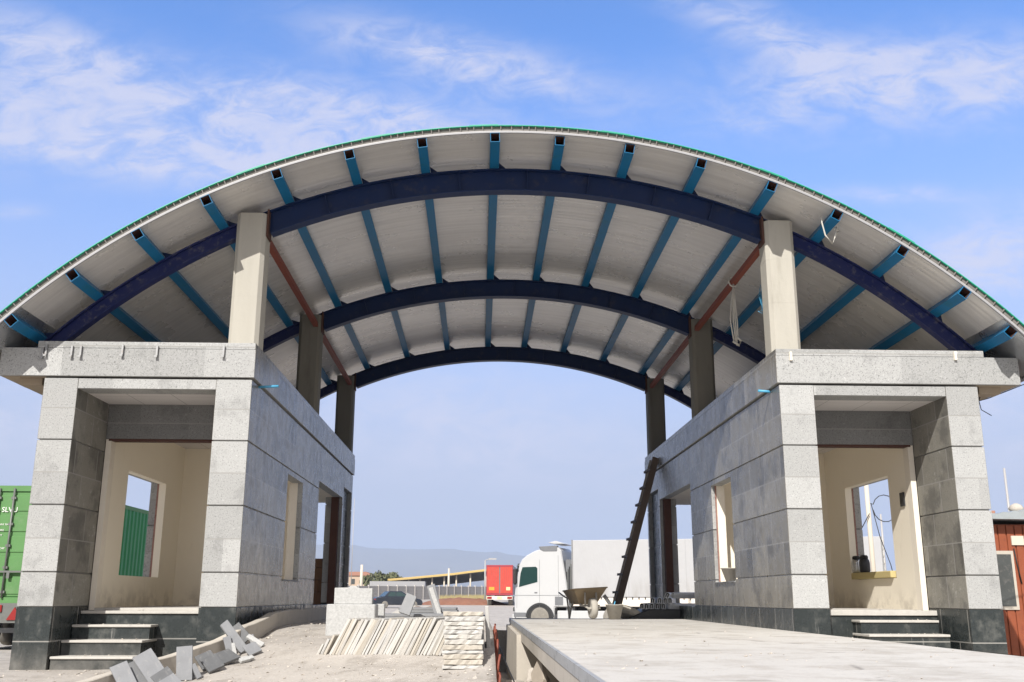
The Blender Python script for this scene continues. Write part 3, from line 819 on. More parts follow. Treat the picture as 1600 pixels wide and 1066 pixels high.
# rusty reinforcing bars along the trench edge, and a cable
for i in range(9):
    y = 9.0+i*.62+random.uniform(-.1, .1); z = h(TR-.06, y)
    bm = MB(); bm.tube([(TR-.01, y, z-.25), (TR+.015, y+.02, z+.01), (TR+.01+random.uniform(-.02, .02), y+.05, z+random.uniform(.03, .09))], .013, 7)
    tag(bm.build('rebar_stub', M['primer'], loc=(TR, y, z-.25)), 'rusty reinforcing bar stub poking out along the edge of the trench', 'rebar', 'rebar stubs along the trench')
bm = MB(); bm.tube([(TR+.03, 13.6, .44), (TR+.06, 12.5, .30), (TR+.14, 11.2, .12), (TR+.25, 9.8, -.1), (TR+.30, 8.2, -.3)], .008, 6)
tag(bm.build('trench_cable', M['cable'], loc=(TR, 12, .3)), 'thin dark cable sagging down into the trench', 'cable')

# ------------------------------------------------------------------ kerb
def ribbon_kerb():
    bm = MB(); yk = axis_steps(5.5, 19.0, .22)+[19.0]; prev = None
    for y in yk:
        x = kerb_x(y); z = mid_z(x, y)+.20+.012*mn.noise((y*2.2, 0, 0)); zl = -.75
        d = (kerb_x(y+.1)-kerb_x(y-.1))/.2; nrm = Vector((1, -d, 0)).normalized()*.055
        c = Vector((x, y, 0))
        ring = [bm.b.verts.new((c+nrm*k+Vector((0, 0, zz)))) for k, zz in ((-1, zl), (-1, z), (1, z), (1, zl))]
        if prev:
            for k in range(3): bm.b.faces.new((prev[k], prev[k+1], ring[k+1], ring[k]))
        else: bm.b.faces.new(ring)
        prev = ring
    bm.b.faces.new(prev[::-1])
    return bm
o = ribbon_kerb().build('kerb', M['raw'], loc=(-3.0, 13, 0), bevel=.008)
tag(o, 'curving concrete kerb climbing past the left gatehouse steps', 'kerb')


# ------------------------------------------------------------------ loose granite slabs
def slab_obj(name, x, y, w, hh, t, lean, roll, yaw, m, label, group=None, z=None, chip=True, cat='slab'):
    """a stone slab whose lowest corner rests on the ground; lean tips its top away, roll turns it in its own plane"""
    bm = MB(); v = bm.box(-w/2, w/2, 0, t, 0, hh)
    if chip:
        for q in v: q.co += Vector((random.uniform(-.006, .006), 0, random.uniform(-.006, .006)))
    mt = Matrix.Rotation(yaw, 4, 'Z') @ Matrix.Rotation(-lean, 4, 'X') @ Matrix.Rotation(roll, 4, 'Y')
    lo = min((mt @ q.co for q in v), key=lambda p: p.z)
    o = bm.build(name, m, local=True, bevel=.003)
    gz = h(x, y) if z is None else z
    o.matrix_world = Matrix.Translation((x-lo.x*.0, y, gz-lo.z-.004)) @ mt
    tag(o, label, cat, group)
    return o
GK = 'loose granite slabs along the kerb'
# px of the foot's middle, distance, width, height, thickness, lean, roll, yaw
for (px, Y, w, hh, t, lean, roll, yaw, m, lab) in [
    (222, 10.35, .19, .36, .022, 28, -26, -20, 'slab', 'leftmost pale grey slab leaning on the kerb, cut by the picture edge'),
    (246, 10.50, .17, .36, .03, 30, -26, -15, 'slab_dark', 'dark slab tucked between two pale ones at the near end of the kerb'),
    (268, 10.55, .23, .44, .025, 30, -32, -22, 'slab', 'largest pale slab in the near heap on the kerb'),
    (286, 10.35, .22, .26, .022, 38, -38, -20, 'slab_dark', 'dim grey slab behind the nearest square one in the kerb heap'),
    (296, 10.0, .22, .25, .022, 42, -34, -25, 'slab', 'nearest square slab lying lowest in the kerb heap'),
    (301, 11.05, .185, .40, .03, 20, -3, -18, 'slab', 'upright pale slab standing alone against the kerb'),
    (318, 11.15, .06, .17, .03, 22, -22, -30, 'slab', 'left one of two short offcuts beside the upright slab'),
    (324, 11.12, .06, .18, .03, 22, -22, -30, 'slab', 'right one of two short offcuts beside the upright slab'),
    (341, 11.55, .22, .22, .03, 42, -28, -20, 'slab_dark', 'rear slab of an overlapping pair halfway along the kerb'),
    (350, 11.40, .22, .22, .03, 45, -26, -25, 'slab_dark', 'front slab of an overlapping pair halfway along the kerb'),
    (372, 11.75, .27, .24, .035, 62, -34, -20, 'slab_dark', 'chipped square slab lying almost flat at the foot of the kerb heap'),
    (370, 12.25, .09, .27, .03, 15, -14, -20, 'slab', 'narrow upright strip at the left of the far kerb heap'),
    (377, 12.15, .045, .20, .03, 18, -10, -20, 'slab_white', 'thin whitish strip in the middle of the far kerb heap'),
    (390, 12.35, .12, .47, .035, 18, -36, -18, 'slab', 'long slab slanting across the far kerb heap'),
    (393, 12.75, .16, .28, .03, 14, -42, -10, 'slab_dark', 'slab behind the long slanting one, resting on the kerb top'),
    (404, 12.70, .07, .14, .03, 20, -20, -10, 'slab', 'small upright piece behind the small square slab by the kerb'),
    (408, 12.20, .19, .17, .03, 45, -25, -25, 'slab', 'small square slab at the right of the far kerb heap'),
    (418, 12.55, .07, .25, .03, 40, -50, -20, 'slab_white', 'whitish strip fallen outward at the far right of the kerb heap'),
    (394, 11.85, .15, .08, .04, 60, -20, -30, 'slab_white', 'left pale offcut lying in front of the small square slab'),
    (401, 11.95, .12, .06, .04, 60, -24, -30, 'slab_white', 'right pale offcut lying in front of the small square slab')]:
    q = at(px, 933, Y)
    slab_obj('granite_slab', q.x, q.y, w*.9, hh*.9, t*.85, R(lean), R(roll), R(-yaw), M[m], lab, GK)

# the long leaning row of dusty slabs
GS = 'dusty slabs leaning in one long row'
pA = Vector((-1.70, 11.9, 0)); pB = Vector((-.40, 11.35, 0)); NS = 38
d = (pB-pA).normalized()
for i in range(NS+3):
    if i < 3:
        p = pA+d*(-.16+.045*i); hh = .14+.05*i
    else:
        p = pA.lerp(pB, (i-3)/(NS-1)); hh = .43+random.uniform(-.012, .018)
    t = random.choice((.026, .03, .034))
    bm = MB(); v = bm.box(0, t, 0, random.uniform(.58, .62), 0, hh)
    for q in v: q.co += Vector((random.uniform(-.003, .003), random.uniform(-.012, .012), random.uniform(-.006, .006)))
    mt = Matrix.Translation((p.x, p.y+random.uniform(-.015, .015), 0)) @ Matrix.Rotation(math.atan2(d.y, d.x)+.22, 4, 'Z') @ Matrix.Rotation(R(27)+random.uniform(-.03, .03), 4, 'Y')
    lo = min((mt @ q.co).z for q in v)
    o = bm.build('stone_slab', M[random.choice(('dusty', 'dusty', 'dusty_b', 'dusty', 'dusty_c'))], local=True, bevel=.003)
    o.matrix_world = Matrix.Translation((0, 0, mid_z(p.x, p.y)-.01-lo)) @ mt
    if i < 3: tag(o, 'broken low dusty slab at the left end of the long leaning row', 'slab', 'broken slabs at the row end')
    else: tag(o, 'dusty slab seen edge on in the long leaning row', 'slab', GS)
# the flat pile beside it
GP = 'strips in the square flat pile'
z = mid_z(-.15, 10.9)-.03
for i in range(12):
    t = random.uniform(.036, .056)
    w = .205+random.uniform(-.008, .008); ox = random.uniform(-.01, .01)
    bm = MB()
    for k in range(1): 
        bm.box(-w, w, -.03+random.uniform(-.012, .012), .40, 0, t-.004)
    bmesh.ops.subdivide_edges(bm.b, edges=[e for e in bm.b.edges if abs(e.verts[0].co.x-e.verts[1].co.x) > .1], cuts=9)
    for q in bm.b.verts: q.co += Vector((random.uniform(-.005, .005), random.uniform(-.012, .012), random.uniform(-.006, .002)))
    o = bm.build('stone_strip', M[random.choice(('dusty', 'dusty', 'dusty_b', 'dusty_c'))], local=True, bevel=.005)
    o.location = (-.155+ox, 10.75+.018*i, z); o.rotation_euler = (R(-2), 0, random.uniform(-.02, .02)); z += t
    tag(o, 'pale dusty stone strip lying in the square pile between slab row and trench', 'stone strip', GP)
for i, (x, y, hh, lab) in enumerate([(.10, 11.35, .42, 'left one of two rough grey slabs standing on end behind the flat pile'), (.165, 11.5, .46, 'right one of two rough grey slabs standing on end behind the flat pile')]):
    bm = MB(); v = bm.box(-.022, .022, 0, .5, 0, hh)
    o = bm.build('rough_slab', M['dusty_c'], local=True, bevel=.006); o.location = (x-.05, y, h(x-.05, y)-.01); o.rotation_euler = (0, R(-3), 0)
    tag(o, lab, 'slab', 'rough slabs behind the flat pile')

# pale granite blocks behind the row
bm = MB(); bm.box(-1.955, -1.33, 13.3, 13.7, .40, .80)
tag(bm.build('granite_block', M['slab_white'], loc=(-1.64, 13.5, .45), bevel=.012), 'large speckled pale granite block on the ground behind the slab row', 'block')
bm = MB(); bm.prism([(-1.87, .801), (-1.38, .801), (-1.38, 1.0), (-1.55, 1.0), (-1.60, 1.03), (-1.66, 1.035), (-1.69, 1.01), (-1.87, 1.005)], 'y', 13.36, 13.50)
tag(bm.build('granite_block', M['slab_white'], loc=(-1.62, 13.4, .801), bevel=.006), 'upper speckled granite block with a raised crown standing on the large one', 'block')
bm = MB(); bm.lathe([(.045, 0), (.052, .11), (.048, .11), (.042, .015)], (0, 0, 0), 16)
o = bm.build('tar_tin', M['dark'], local=True); q = at(594, 957, 13.0); o.location = (q.x, q.y, h(q.x, q.y)); tag(o, 'small dark tin beside the pale granite blocks', 'tin')
bm = MB(); q = at(596, 947, 13.9); bm.box(q.x-.06, q.x+.06, 13.9, 14.05, .48, .80); tag(bm.build('stone_offcut', M['slab_white'], loc=(q.x, 13.95, .5), bevel=.005), 'pale upright offcut beside the granite blocks and the dark tin', 'offcut')
# flat and leaning slabs further back
for (px, Y, w, dp, z0, t, lab) in [(648, 15.6, .95, .5, .50, .17, 'low pile of flat grey slabs behind the leaning row, the front one'), (672, 17.0, .95, .6, .50, .24, 'flat grey slabs in front of the gravel heap')]:
    q = at(px, 933, Y); n = int(t/.04)
    for k in range(n):
        bm = MB(); bm.box(-w/2, w/2, 0, dp, 0, .036); o = bm.build('flat_slab', M[random.choice(('slab', 'slab', 'slab_white'))], local=True, bevel=.004)
        o.location = (q.x+random.uniform(-.03, .03), q.y, .49+.039*k); o.rotation_euler = (0, 0, random.uniform(-.05, .05))
        tag(o, ('flat grey slab in the low pile just behind the leaning row' if Y < 16 else 'flat grey slab in the farther low pile before the gravel heap'), 'slab', 'flat slabs near' if Y < 16 else 'flat slabs far')
q = at(634, 945, 15.2); slab_obj('granite_slab', q.x, q.y, .17, .30, .03, R(15), R(18), R(-10), M['slab'], 'square grey slab propped up in front of the parked dark car', z=.62)
q = at(690, 944, 16.4); slab_obj('granite_slab', q.x, q.y, .07, .46, .03, R(10), R(-20), R(0), M['slab_white'], 'thin tall whitish slab leaning left before the fence, the front one', z=.60)
q = at(688, 944, 16.9); slab_obj('granite_slab', q.x, q.y, .13, .50, .025, R(10), R(-16), R(5), M['slab'], 'wider tall grey slab leaning just behind the thin whitish one', z=.60)

# ------------------------------------------------------------------ gravel scattered on the ground and deck
bm = MB()
def stone(x, y, z, r):
    a = [Vector((random.uniform(-1, 1), random.uniform(-1, 1), random.uniform(-.5, .8))).normalized()*r*random.uniform(.6, 1.1) for _ in range(7)]
    vs = [bm.b.verts.new((x+p.x, y+p.y, z+p.z*.7)) for p in a]
    try: bmesh.ops.convex_hull(bm.b, input=vs)
    except Exception: pass
for i in range(2600):
    y = 8.3+13*random.random()**1.6; x = random.uniform(kerb_x(y)+.1, TR-.05)
    stone(x, y, h(x, y)+.002, random.choice((.008, .01, .012, .016, .022, .035 if random.random() < .15 else .012)))
for i in range(420):
    y = 5.5+15*random.random()**1.3; x = random.uniform(.75, 8.5); 
    if y > 12.9 and x > 3.9: continue
    stone(x, y, apron_z(x)+.002, random.choice((.006, .008, .01, .014, .02)))
for i in range(260):
    y = random.uniform(11.6, 13.1); x = random.uniform(-7.5, kerb_x(y)-.1); stone(x, y, h(x, y), random.choice((.01, .014, .02, .03)))
for i in range(90):
    k = random.randrange(4); sx = random.choice((-1, 1)); u = random.uniform(4.9, 5.75)
    stone(CX+sx*u, 13.24+.30*k+random.uniform(.08, .27), ((.155, .34, .525, .70) if sx < 0 else (.25, .43, .605, .73))[k]+.004, random.choice((.006, .009, .014, .02)))
tag(bm.build('gravel', M['rubble']), 'small pale stones scattered over the dusty ground', 'gravel', kind='stuff')

# ------------------------------------------------------------------ things on the weighbridge deck
def wheelbarrow(x, y, z, rz):
    w = thing('wheelbarrow', 'muddy wheelbarrow standing on the weighbridge with its wheel towards the camera', 'wheelbarrow', (x, y, z), rz)
    bm = MB()   # local: -y is the wheel end
    lo = [(-.17, -.20), (.17, -.20), (.20, .30), (-.20, .30)]; hi = [(-.34, -.42), (.34, -.42), (.33, .48), (-.33, .48)]
    zt = [.56, .60, .53, .53]
    L = [bm.b.verts.new((a, b, .27)) for a, b in lo]; H = [bm.b.verts.new((a, b, zt[i])) for i, (a, b) in enumerate(hi)]
    L2 = [bm.b.verts.new((a*.93, b*.93, .282)) for a, b in lo]; H2 = [bm.b.verts.new((a*.965, b*.965, zt[i])) for i, (a, b) in enumerate(hi)]
    bm.b.faces.new(L); bm.b.faces.new(L2)
    for i in range(4):
        j = (i+1) % 4
        bm.b.faces.new((L[i], L[j], H[j], H[i])); bm.b.faces.new((L2[i], L2[j], H2[j], H2[i])); bm.b.faces.new((H[i], H[j], H2[j], H2[i]))
    tr = bm.build('tray', M['barrow'], w, True)
    bm = MB(); bm.tube([(-.34, -.42, .56), (.34, -.42, .60), (.33, .48, .53), (-.33, .48, .53), (-.34, -.42, .56)], .013, 8); bm.build('rim', M['barrow'], tr, True)
    for s in (-1, 1):
        bm = MB(); bm.tube([(s*.10, -.62, .20), (s*.13, -.40, .24), (s*.20, .1, .33), (s*.27, .6, .42), (s*.29, .95, .50)], .017, 8); bm.build('handle', M['mortar'], w, True)
        bm = MB(); bm.tube([(s*.20, .12, .33), (s*.24, .22, .16), (s*.26, .26, 0.0)], .024, 8); bm.tube([(s*.25, .46, .40), (s*.25, .36, .2), (s*.26, .26, 0.01)], .018, 8); bm.build('leg', M['mortar'], w, True)
        bm = MB(); bm.tube([(s*.115, -.44, .22), (s*.115, -.40, .50)], .02, 8); bm.build('brace', M['mortar'], w, True)
    bm = MB(); bm.tube([(-.13, -.62, .20), (.13, -.62, .20)], .02, 8); bm.box(-.2, .2, -.36, -.30, .235, .265); bm.build('axle_frame', M['mortar'], w, True)
    bm = MB(); bm.lathe([(.06, -.045), (.15, -.065), (.185, -.055), (.20, 0), (.185, .055), (.15, .065), (.06, .045)], (0, -.55, .20), 28, 'x'); wh = bm.build('wheel', M['mortar'], w, True)
    bm = MB(); bm.lathe([(.02, -.05), (.10, -.042), (.10, .042), (.02, .05)], (0, -.55, .20), 20, 'x'); bm.build('rim', M['mortar'], wh, True)
    return w
q = at(927, 967, 20.0)
wheelbarrow(q.x-.07, q.y+.52, .485, R(10))
q = at(963, 966, 19.9)
b = thing('mortar_bucket', 'mortar caked bucket with trowel between wheelbarrow and ladder', 'bucket', (q.x, q.y, .485))
bm = MB(); bm.lathe([(.11, 0), (.17, .26), (.18, .262), (.18, .275), (.165, .27), (.105, .02)], (0, 0, 0), 28); bm.build('tub', M['mortar'], b, True)
bm = MB(); bm.lathe([(.155, .225), (.05, .245), (.01, .25)], (0, 0, 0), 20); bm.build('mortar', M['mortar'], b, True)
t = thing('trowel', 'plastering float stuck upright in the mortar bucket', 'trowel', (q.x-.10, q.y, .72))
bm = MB(); bm.obox(Matrix.Translation((-.02, 0, .10)) @ Euler((0, R(-35), 0)).to_matrix().to_4x4(), .07, .03, .28); bm.build('blade', M['slab_dark'], t, True)
bm = MB(); bm.tube([(.09, 0, .01), (.12, .02, .10)], .012, 8); bm.build('handle', M['pipe'], t, True)
bm = MB(); bm.lathe([(.20, 0), (.27, .12), (.285, .12), (.20, .01)], (0, 0, 0), 26)
o = bm.build('mortar_pan', M['mortar'], local=True); qq = at(985, 950, 20.6); o.location = (qq.x, 20.75, .50); o.rotation_euler = (R(-20), R(24), 0)
tag(o, 'upturned mortar pan lying right of the bucket', 'pan')
bm = MB(); bm.obox(Matrix.Translation((0, 0, .02)) @ Euler((0, R(18), .3)).to_matrix().to_4x4(), .24, .09, .03)
o = bm.build('mason_board', M['mortar'], local=True, bevel=.004); o.location = (q.x+.20, q.y-.02, .70); tag(o, 'flat mortar board lying across the bucket rim', 'board')

# ladder leaning on the right gatehouse
ft = at(962, 946, 21.9); tp = Vector((4.035, 23.15, 3.55))
tpp = at(1028, 713, 22.3)
LD = thing('ladder', 'rough wooden ladder leaning against the right gatehouse wall', 'ladder', (ft.x, 21.9, .48))
foot = Vector((2.86, 22.0, .30)); top = Vector((4.00, 22.5, 3.98))
sidev = Vector((-.022, .50, 0))
for i, k in enumerate((0, 1)):
    a = foot+sidev*k; b2 = top+sidev*k
    ax_ = (b2-a).normalized(); sy = sidev.normalized(); sx = sy.cross(ax_).normalized()
    mt = Matrix((( sx.x, sy.x, ax_.x, (a.x+b2.x)/2), (sx.y, sy.y, ax_.y, (a.y+b2.y)/2), (sx.z, sy.z, ax_.z, (a.z+b2.z)/2), (0, 0, 0, 1)))
    bm = MB(); bm.obox(mt, .15 if k == 0 else .08, .05, (b2-a).length); bm.build('rail', M['wood'] if k == 0 else M['wood_light'], LD)
for j in range(9):
    f = .08+.105*j; c = foot.lerp(top, f)+sidev*.5+Vector((-.06, 0, .02))
    mt = Matrix.Translation(c) @ Matrix.Rotation(math.atan2(sidev.y, sidev.x), 4, 'Z')
    bm = MB(); bm.obox(mt, .68, .05, .05); bm.build('rung', M['wood'], LD)

# aluminium profiles on a dark low plinth
bm = MB(); bm.prism([(2.95, .47), (3.25, .60), (3.42, .665), (4.06, .665), (4.06, .47)], 'y', 20.55, 21.9)
bm.build('low_dark_block', M['dark'], loc=(3.5, 21.2, .47), bevel=.02)
tag(bpy.data.objects['low_dark_block'], 'low dark block with a sloping end under the aluminium profiles', 'block')
def profile_bar(lab):
    o = thing('aluminium_profile', lab, 'profile', (0, 0, 0), 0, 'aluminium profiles stacked by the ladder')
    bm = MB(); w, hh, t, L = .085, .11, .009, 2.6   # along +x
    poly = lambda a, b, c, d: bm.box(0, L, a, b, c, d)
    poly(-w/2, w/2, 0, t); poly(-w/2, -w/2+t, t, hh*.7); poly(w/2-t, w/2, t, hh*.7); poly(-t/2, t/2, t, hh*.7)
    # arched top
    for k in range(6):
        a0, a1 = math.pi*k/6, math.pi*(k+1)/6
        p = [(math.cos(a)*w/2*q, hh*.7+math.sin(a)*hh*.32*q) for a, q in ((a0, 1), (a1, 1), (a1, .82), (a0, .82))]
        bm.prism(p, 'x', 0, L)
    br = bm.build('bar', M['alu'], o, True)
    bm = MB(); bm.box(.03, L-.03, -w/2+t+.001, -t/2-.001, t+.001, hh*.9); bm.box(.03, L-.03, t/2+.001, w/2-t-.001, t+.001, hh*.9); bm.build('hollow_shade', M['black'], br, True)['kind'] = 'stuff'  # added black fill that stands in for the shade inside the hollow bar
    return o
P0 = profile_bar('silver aluminium profile in the stack beside the foot of the ladder')
spots = [(3.30+.0, 0), (3.40, 0), (3.50, 0), (3.62, 0), (3.74, 0), (3.85, 0), (3.95, 0), (3.52, 1), (3.66, 1), (3.78, 1), (3.88, 1), (3.80, 2), (3.92, 2)]
for i, (x, lv) in enumerate(spots):
    o = P0 if i == 0 else copy_tree(P0)
    # the bars lie across the sight line, their ends staggered
    o.location = (x, 20.75+.06*(i % 7)*0+random.uniform(-.02, .02), .667+.112*lv); o.rotation_euler = (R(random.uniform(-6, 6)), 0, R((74 if i % 7 < 5 else 24)+random.uniform(-3, 3)))
    if lv == 2: o.rotation_euler[0] = R(25)

# the cone bucket on the window sill of the right gatehouse
bm = MB(); bm.lathe([(.075, 0), (.145, .20), (.152, .20), (.155, .212), (.14, .205), (.07, .015)], (0, 0, 0), 26)
o = bm.build('plaster_bucket', M['mortar'], local=True); o.location = (4.10, 16.55, 1.153); tag(o, 'small tapered grey bucket on the right gatehouse window sill', 'bucket')
# flasks and foam blocks
bm = MB(); bm.box(6.24, 6.42, 15.30, 16.95, 1.196, 1.30); tag(bm.build('foam_block', M['yellowfoam'], loc=(6.3, 16.1, 1.196), bevel=.01), 'long yellow foam block lying on the side window sill under the flasks', 'foam block')
for i, (y, z0, top, lab) in enumerate([(16.90, 1.302, 'metal', 'left steel thermos flask with black lid in the side window'), (16.55, 1.302, 'dark', 'right black thermos flask in the side window')]):
    f = thing('thermos_flask', lab, 'thermos', (6.33, y, z0), 0, 'thermos flasks')
    bm = MB(); bm.lathe([(.07, 0), (.085, .02), (.085, .16), (.075, .20), (.06, .22)], (0, 0, 0), 22); bm.build('body', M[top], f, True)
    bm = MB(); bm.lathe([(.062, .221), (.065, .25), (.05, .275), (.02, .28)], (0, 0, 0), 22); bm.box(-.02, .02, -.11, -.05, .235, .26); bm.build('lid', M['black'], f, True)
    bm = MB(); bm.tube([(0, .07, .22), (0, .12, .19), (0, .12, .08), (0, .08, .04)], .011, 8); bm.build('handle', M['black'], f, True)
for k, lab in enumerate(('lower yellow foam block on the right gatehouse floor', 'upper yellow foam block on the right gatehouse floor')):
    bm = MB(); bm.box(4.90, 5.22+.02*(1-k), 16.6, 17.0, .737+.105*k, .838+.105*k); tag(bm.build('foam_block', M['yellowfoam'], loc=(5.06, 16.8, .737+.105*k), bevel=.01), lab, 'foam block', 'foam blocks on the floor')

# ------------------------------------------------------------------ ropes and cables
q = at(1157, 440, 15.6)
zt = q.z
bm = MB()
for dx_, ln in ((0, 1.02), (.04, .98), (.02, 1.08), (-.03, 1.0)):
    bm.tube([(4.16, 15.60, 5.96), (4.14+dx_, 15.62, 5.6), (4.13+dx_*1.6, 15.62, 5.3), (4.15+dx_, 15.61, 5.96-ln)], .012, 6)
bm.tube([(4.16+.075*math.cos(a), 15.60+.0*a, 5.97+.085*math.sin(a)) for a in [k*math.pi/8 for k in range(17)]], .013, 6)
bm.tube([(4.10, 15.6, 4.95), (4.2, 15.6, 4.88), (4.24, 15.62, 4.96), (4.17, 15.6, 5.02)], .02, 6)
tag(bm.build('hanging_rope', M['rope'], loc=(4.15, 15.6, 5.95)), 'pale rope hanging in a bundle from the rusty tie tube on the right', 'rope')
bm = MB(); a = at(1283, 345, 12.85); b_ = at(1300, 378, 12.85); c_ = at(1306, 352, 12.9)
bm.tube([a+Vector((0, 0, .10)), a, a.lerp(b_, .5)+Vector((-.03, 0, -.03)), b_, b_+Vector((.04, 0, .10)), c_], .011, 6); bm.tube([c_+Vector((-.04, 0, -.02)), c_+Vector((.03, 0, -.06)), c_+Vector((0, 0, -.10))], .02, 6)
tag(bm.build('rope_loop', M['rope'], loc=a), 'loop of pale rope knotted round a purlin end at the upper right', 'rope')
bm = MB(); a = at(1188, 448, 14.2)
for k in range(3): bm.tube([a+Vector((.0+.02*k, 0, .05)), a+Vector((-.04+.03*k, -.02, -.12)), a+Vector((.0, 0, -.28-.06*k)), a+Vector((-.03*k, 0, -.36))], .004, 5)
tag(bm.build('blue_string', M['pipe'], loc=a), 'tangled light blue string beside the front right column', 'string')
bm = MB(); p = [at(x, y, 14.0) for x, y in ((1524, 604), (1531, 622), (1545, 618), (1575, 606), (1640, 580))]; bm.tube(p, .008, 6)
p = [at(x, y, 14.0) for x, y in ((1534, 608), (1530, 622), (1534, 636), (1550, 645))]; bm.tube(p, .006, 6)
tag(bm.build('loose_cable', M['cable'], loc=at(1530, 612, 14.0)), 'loose black cable hanging from the right cornice end into the sky', 'cable')
bm = MB(); p = [at(x, y, 13.5) for x, y in ((1540, 545), (1562, 551), (1585, 549), (1610, 553))]; bm.tube(p, .012, 6); tag(bm.build('eave_cable', M['cable'], loc=p[0]), 'black cable bundle lying at the right eave end', 'cable')


# ------------------------------------------------------------------ vehicles
def wheel(p, x, y, z, r, w, rimc, name='wheel'):
    bm = MB(); bm.lathe([(r*.55, -w/2), (r*.88, -w/2), (r*.98, -w*.36), (r, 0), (r*.98, w*.36), (r*.88, w/2), (r*.55, w/2)], (x, y, z), 28, 'y'); wo = bm.build(name, M['tyre'], p, True)
    bm = MB(); s = 1 if y > 0 else -1
    bm.lathe([(r*.56, -w*.44), (r*.56, w*.44)], (x, y, z), 24, 'y'); 
    bm.lathe([(r*.30, -w*.5), (r*.22, -w*.62), (r*.10, -w*.64)] if s < 0 else [(r*.10, w*.64), (r*.22, w*.62), (r*.30, w*.5)], (x, y, z), 16, 'y')
    for k in range(10):
        a = k*2*math.pi/10; bm.lathe([(r*.045, s*w*.44), (r*.04, s*w*.5)], (x+r*.42*math.cos(a), y, z+r*.42*math.sin(a)), 6, 'y')
    bm.build('rim', rimc, wo, True)
    return wo

# ---- white articulated lorry, local +x = forward, +y = its left side (facing the camera when driving left)
pf = Vector((4.50, 49.0)); pr = Vector((17.85, 44.6)); dd = (pf-pr).normalized()
ang = math.atan2(dd.y, dd.x)
GZ = -.54
LOR = thing('white_lorry', 'white articulated lorry with a long white tarpaulin trailer beyond the weighbridge', 'lorry', (pf.x, pf.y, GZ), ang)
# origin: near front corner of trailer on the camera side; body extends to local -x (rear) and to the far side
S = 1 if (Matrix.Rotation(ang, 2) @ Vector((0, 1))).y < 0 else -1      # side of local y that faces the camera
LY = lambda d: S*(-d)      # d metres in from the camera-side flank
bm = MB(); prof = [(.20, 1.0), (.94, 1.0), (.98, .42), (2.96, .42), (3.01, .9), (2.99, 1.62), (2.92, 2.27), (2.76, 3.05), (2.62, 3.32), (2.38, 3.52), (1.97, 3.74), (1.46, 3.88), (.74, 3.93), (.58, 3.75), (.34, 2.27)]
bm.prism(prof, 'y', LY(.06), LY(2.5)); [setattr(v.co, 'z', v.co.z*.965) or setattr(v.co, 'x', .27+(v.co.x-.27)*.975) for v in bm.b.verts]; cab = bm.build('cab', M['white'], LOR, True, bevel=.05)
bm = MB(); bm.prism([(1.77, 2.14), (2.70, 1.90), (2.62, 2.55), (2.52, 2.84), (1.85, 2.86), (1.77, 2.78)], 'y', LY(.045), LY(.15)); bm.build('side_window', M['glass'], cab, True)
bm = MB(); bm.prism([(2.955, 2.0), (2.985, 2.0), (2.80, 3.02), (2.77, 3.02)], 'y', LY(.2), LY(2.36)); bm.build('windscreen', M['glass'], cab, True)
bm = MB(); bm.prism([(.78, 3.58), (.76, 3.86), (1.70, 3.82), (1.62, 3.66), (1.45, 3.58)], 'y', LY(.04), LY(.3)); bm.build('roof_fairing', M['grey'], cab, True, bevel=.02)
bm = MB(); bm.prism([(.45, 3.95), (.9, 4.10), (1.3, 4.02), (1.0, 3.94)], 'y', LY(.3), LY(2.3)); bm.build('air_deflector', M['white'], cab, True, bevel=.02)
bm = MB(); bm.box(2.78, 2.95, LY(-.18), LY(.02), 2.05, 2.75); bm.box(2.7, 2.8, LY(-.05), LY(.06), 2.70, 2.76); bm.build('mirror', M['black'], cab, True, bevel=.03)
for (a, b, c, d_) in ((1.66, 1.672, .95, 3.2), (.72, .732, 1.0, 3.4), (2.80, 2.812, .9, 1.85)):
    bm = MB(); bm.box(a, b, LY(.052), LY(.07), c, d_); bm.build('door_seam', M['grey'], cab, True)
bm = MB(); bm.box(1.78, 1.92, LY(.03), LY(.06), 1.62, 1.66); bm.build('door_handle', M['grey'], cab, True)
bm = MB(); bm.lathe([(.66, -.02), (.66, .02)], (1.66, LY(.075), .50), 30, 'y'); bm.build('wheel_well', M['black'], cab, True)
bm = MB(); bm.prism([(2.30, .5), (2.96, .5), (2.96, .70), (2.36, .70)], 'y', LY(.045), LY(.06)); bm.build('step_panel', M['grey'], cab, True)
bm = MB(); bm.box(.34, 2.92, LY(.05), LY(.06), 1.50, 1.515); bm.build('door_seam', M['grey'], cab, True)
bm = MB(); bm.prism([(2.60, 3.0), (2.86, 2.86), (2.88, 2.90), (2.64, 3.06)], 'y', LY(.2), LY(2.36)); bm.build('sun_visor', M['grey'], cab, True)
bm = MB(); bm.box(.5, .9, LY(.05), LY(.06), 1.05, 1.45); bm.build('side_grille', M['grey'], cab, True)
bm = MB(); bm.box(2.93, 3.03, LY(.15), LY(.7), .75, .95); bm.build('headlight', M['glass2'], cab, True, bevel=.02)
bm = MB(); bm.box(2.90, 3.05, LY(.05), LY(2.5), .38, .62); bm.build('bumper', M['white'], cab, True, bevel=.03)
bm = MB()
pts = []
for k in range(15):
    a = math.pi*k/14; pts.append((1.66+.70*math.cos(a), .50+.64*math.sin(a)))
inner = [(1.66+(p[0]-1.66)*.86, .50+(p[1]-.50)*.86) for p in pts]
bm.prism(pts+inner[::-1], 'y', LY(.03), LY(.5)); bm.build('wheel_arch', M['dark'], cab, True)
bm = MB(); bm.box(-.02, .40, LY(.25), LY(2.3), .75, 3.2); bm.build('gap_panel', M['grey'], LOR, True)
for k in range(5):
    bm = MB(); bm.box(.05+.07*k, .08+.07*k, LY(.15), LY(.25), .9+.1*k, 3.1-.12*k); bm.build('hose', M['greybar'] if k % 2 else M['dark'], LOR, True)
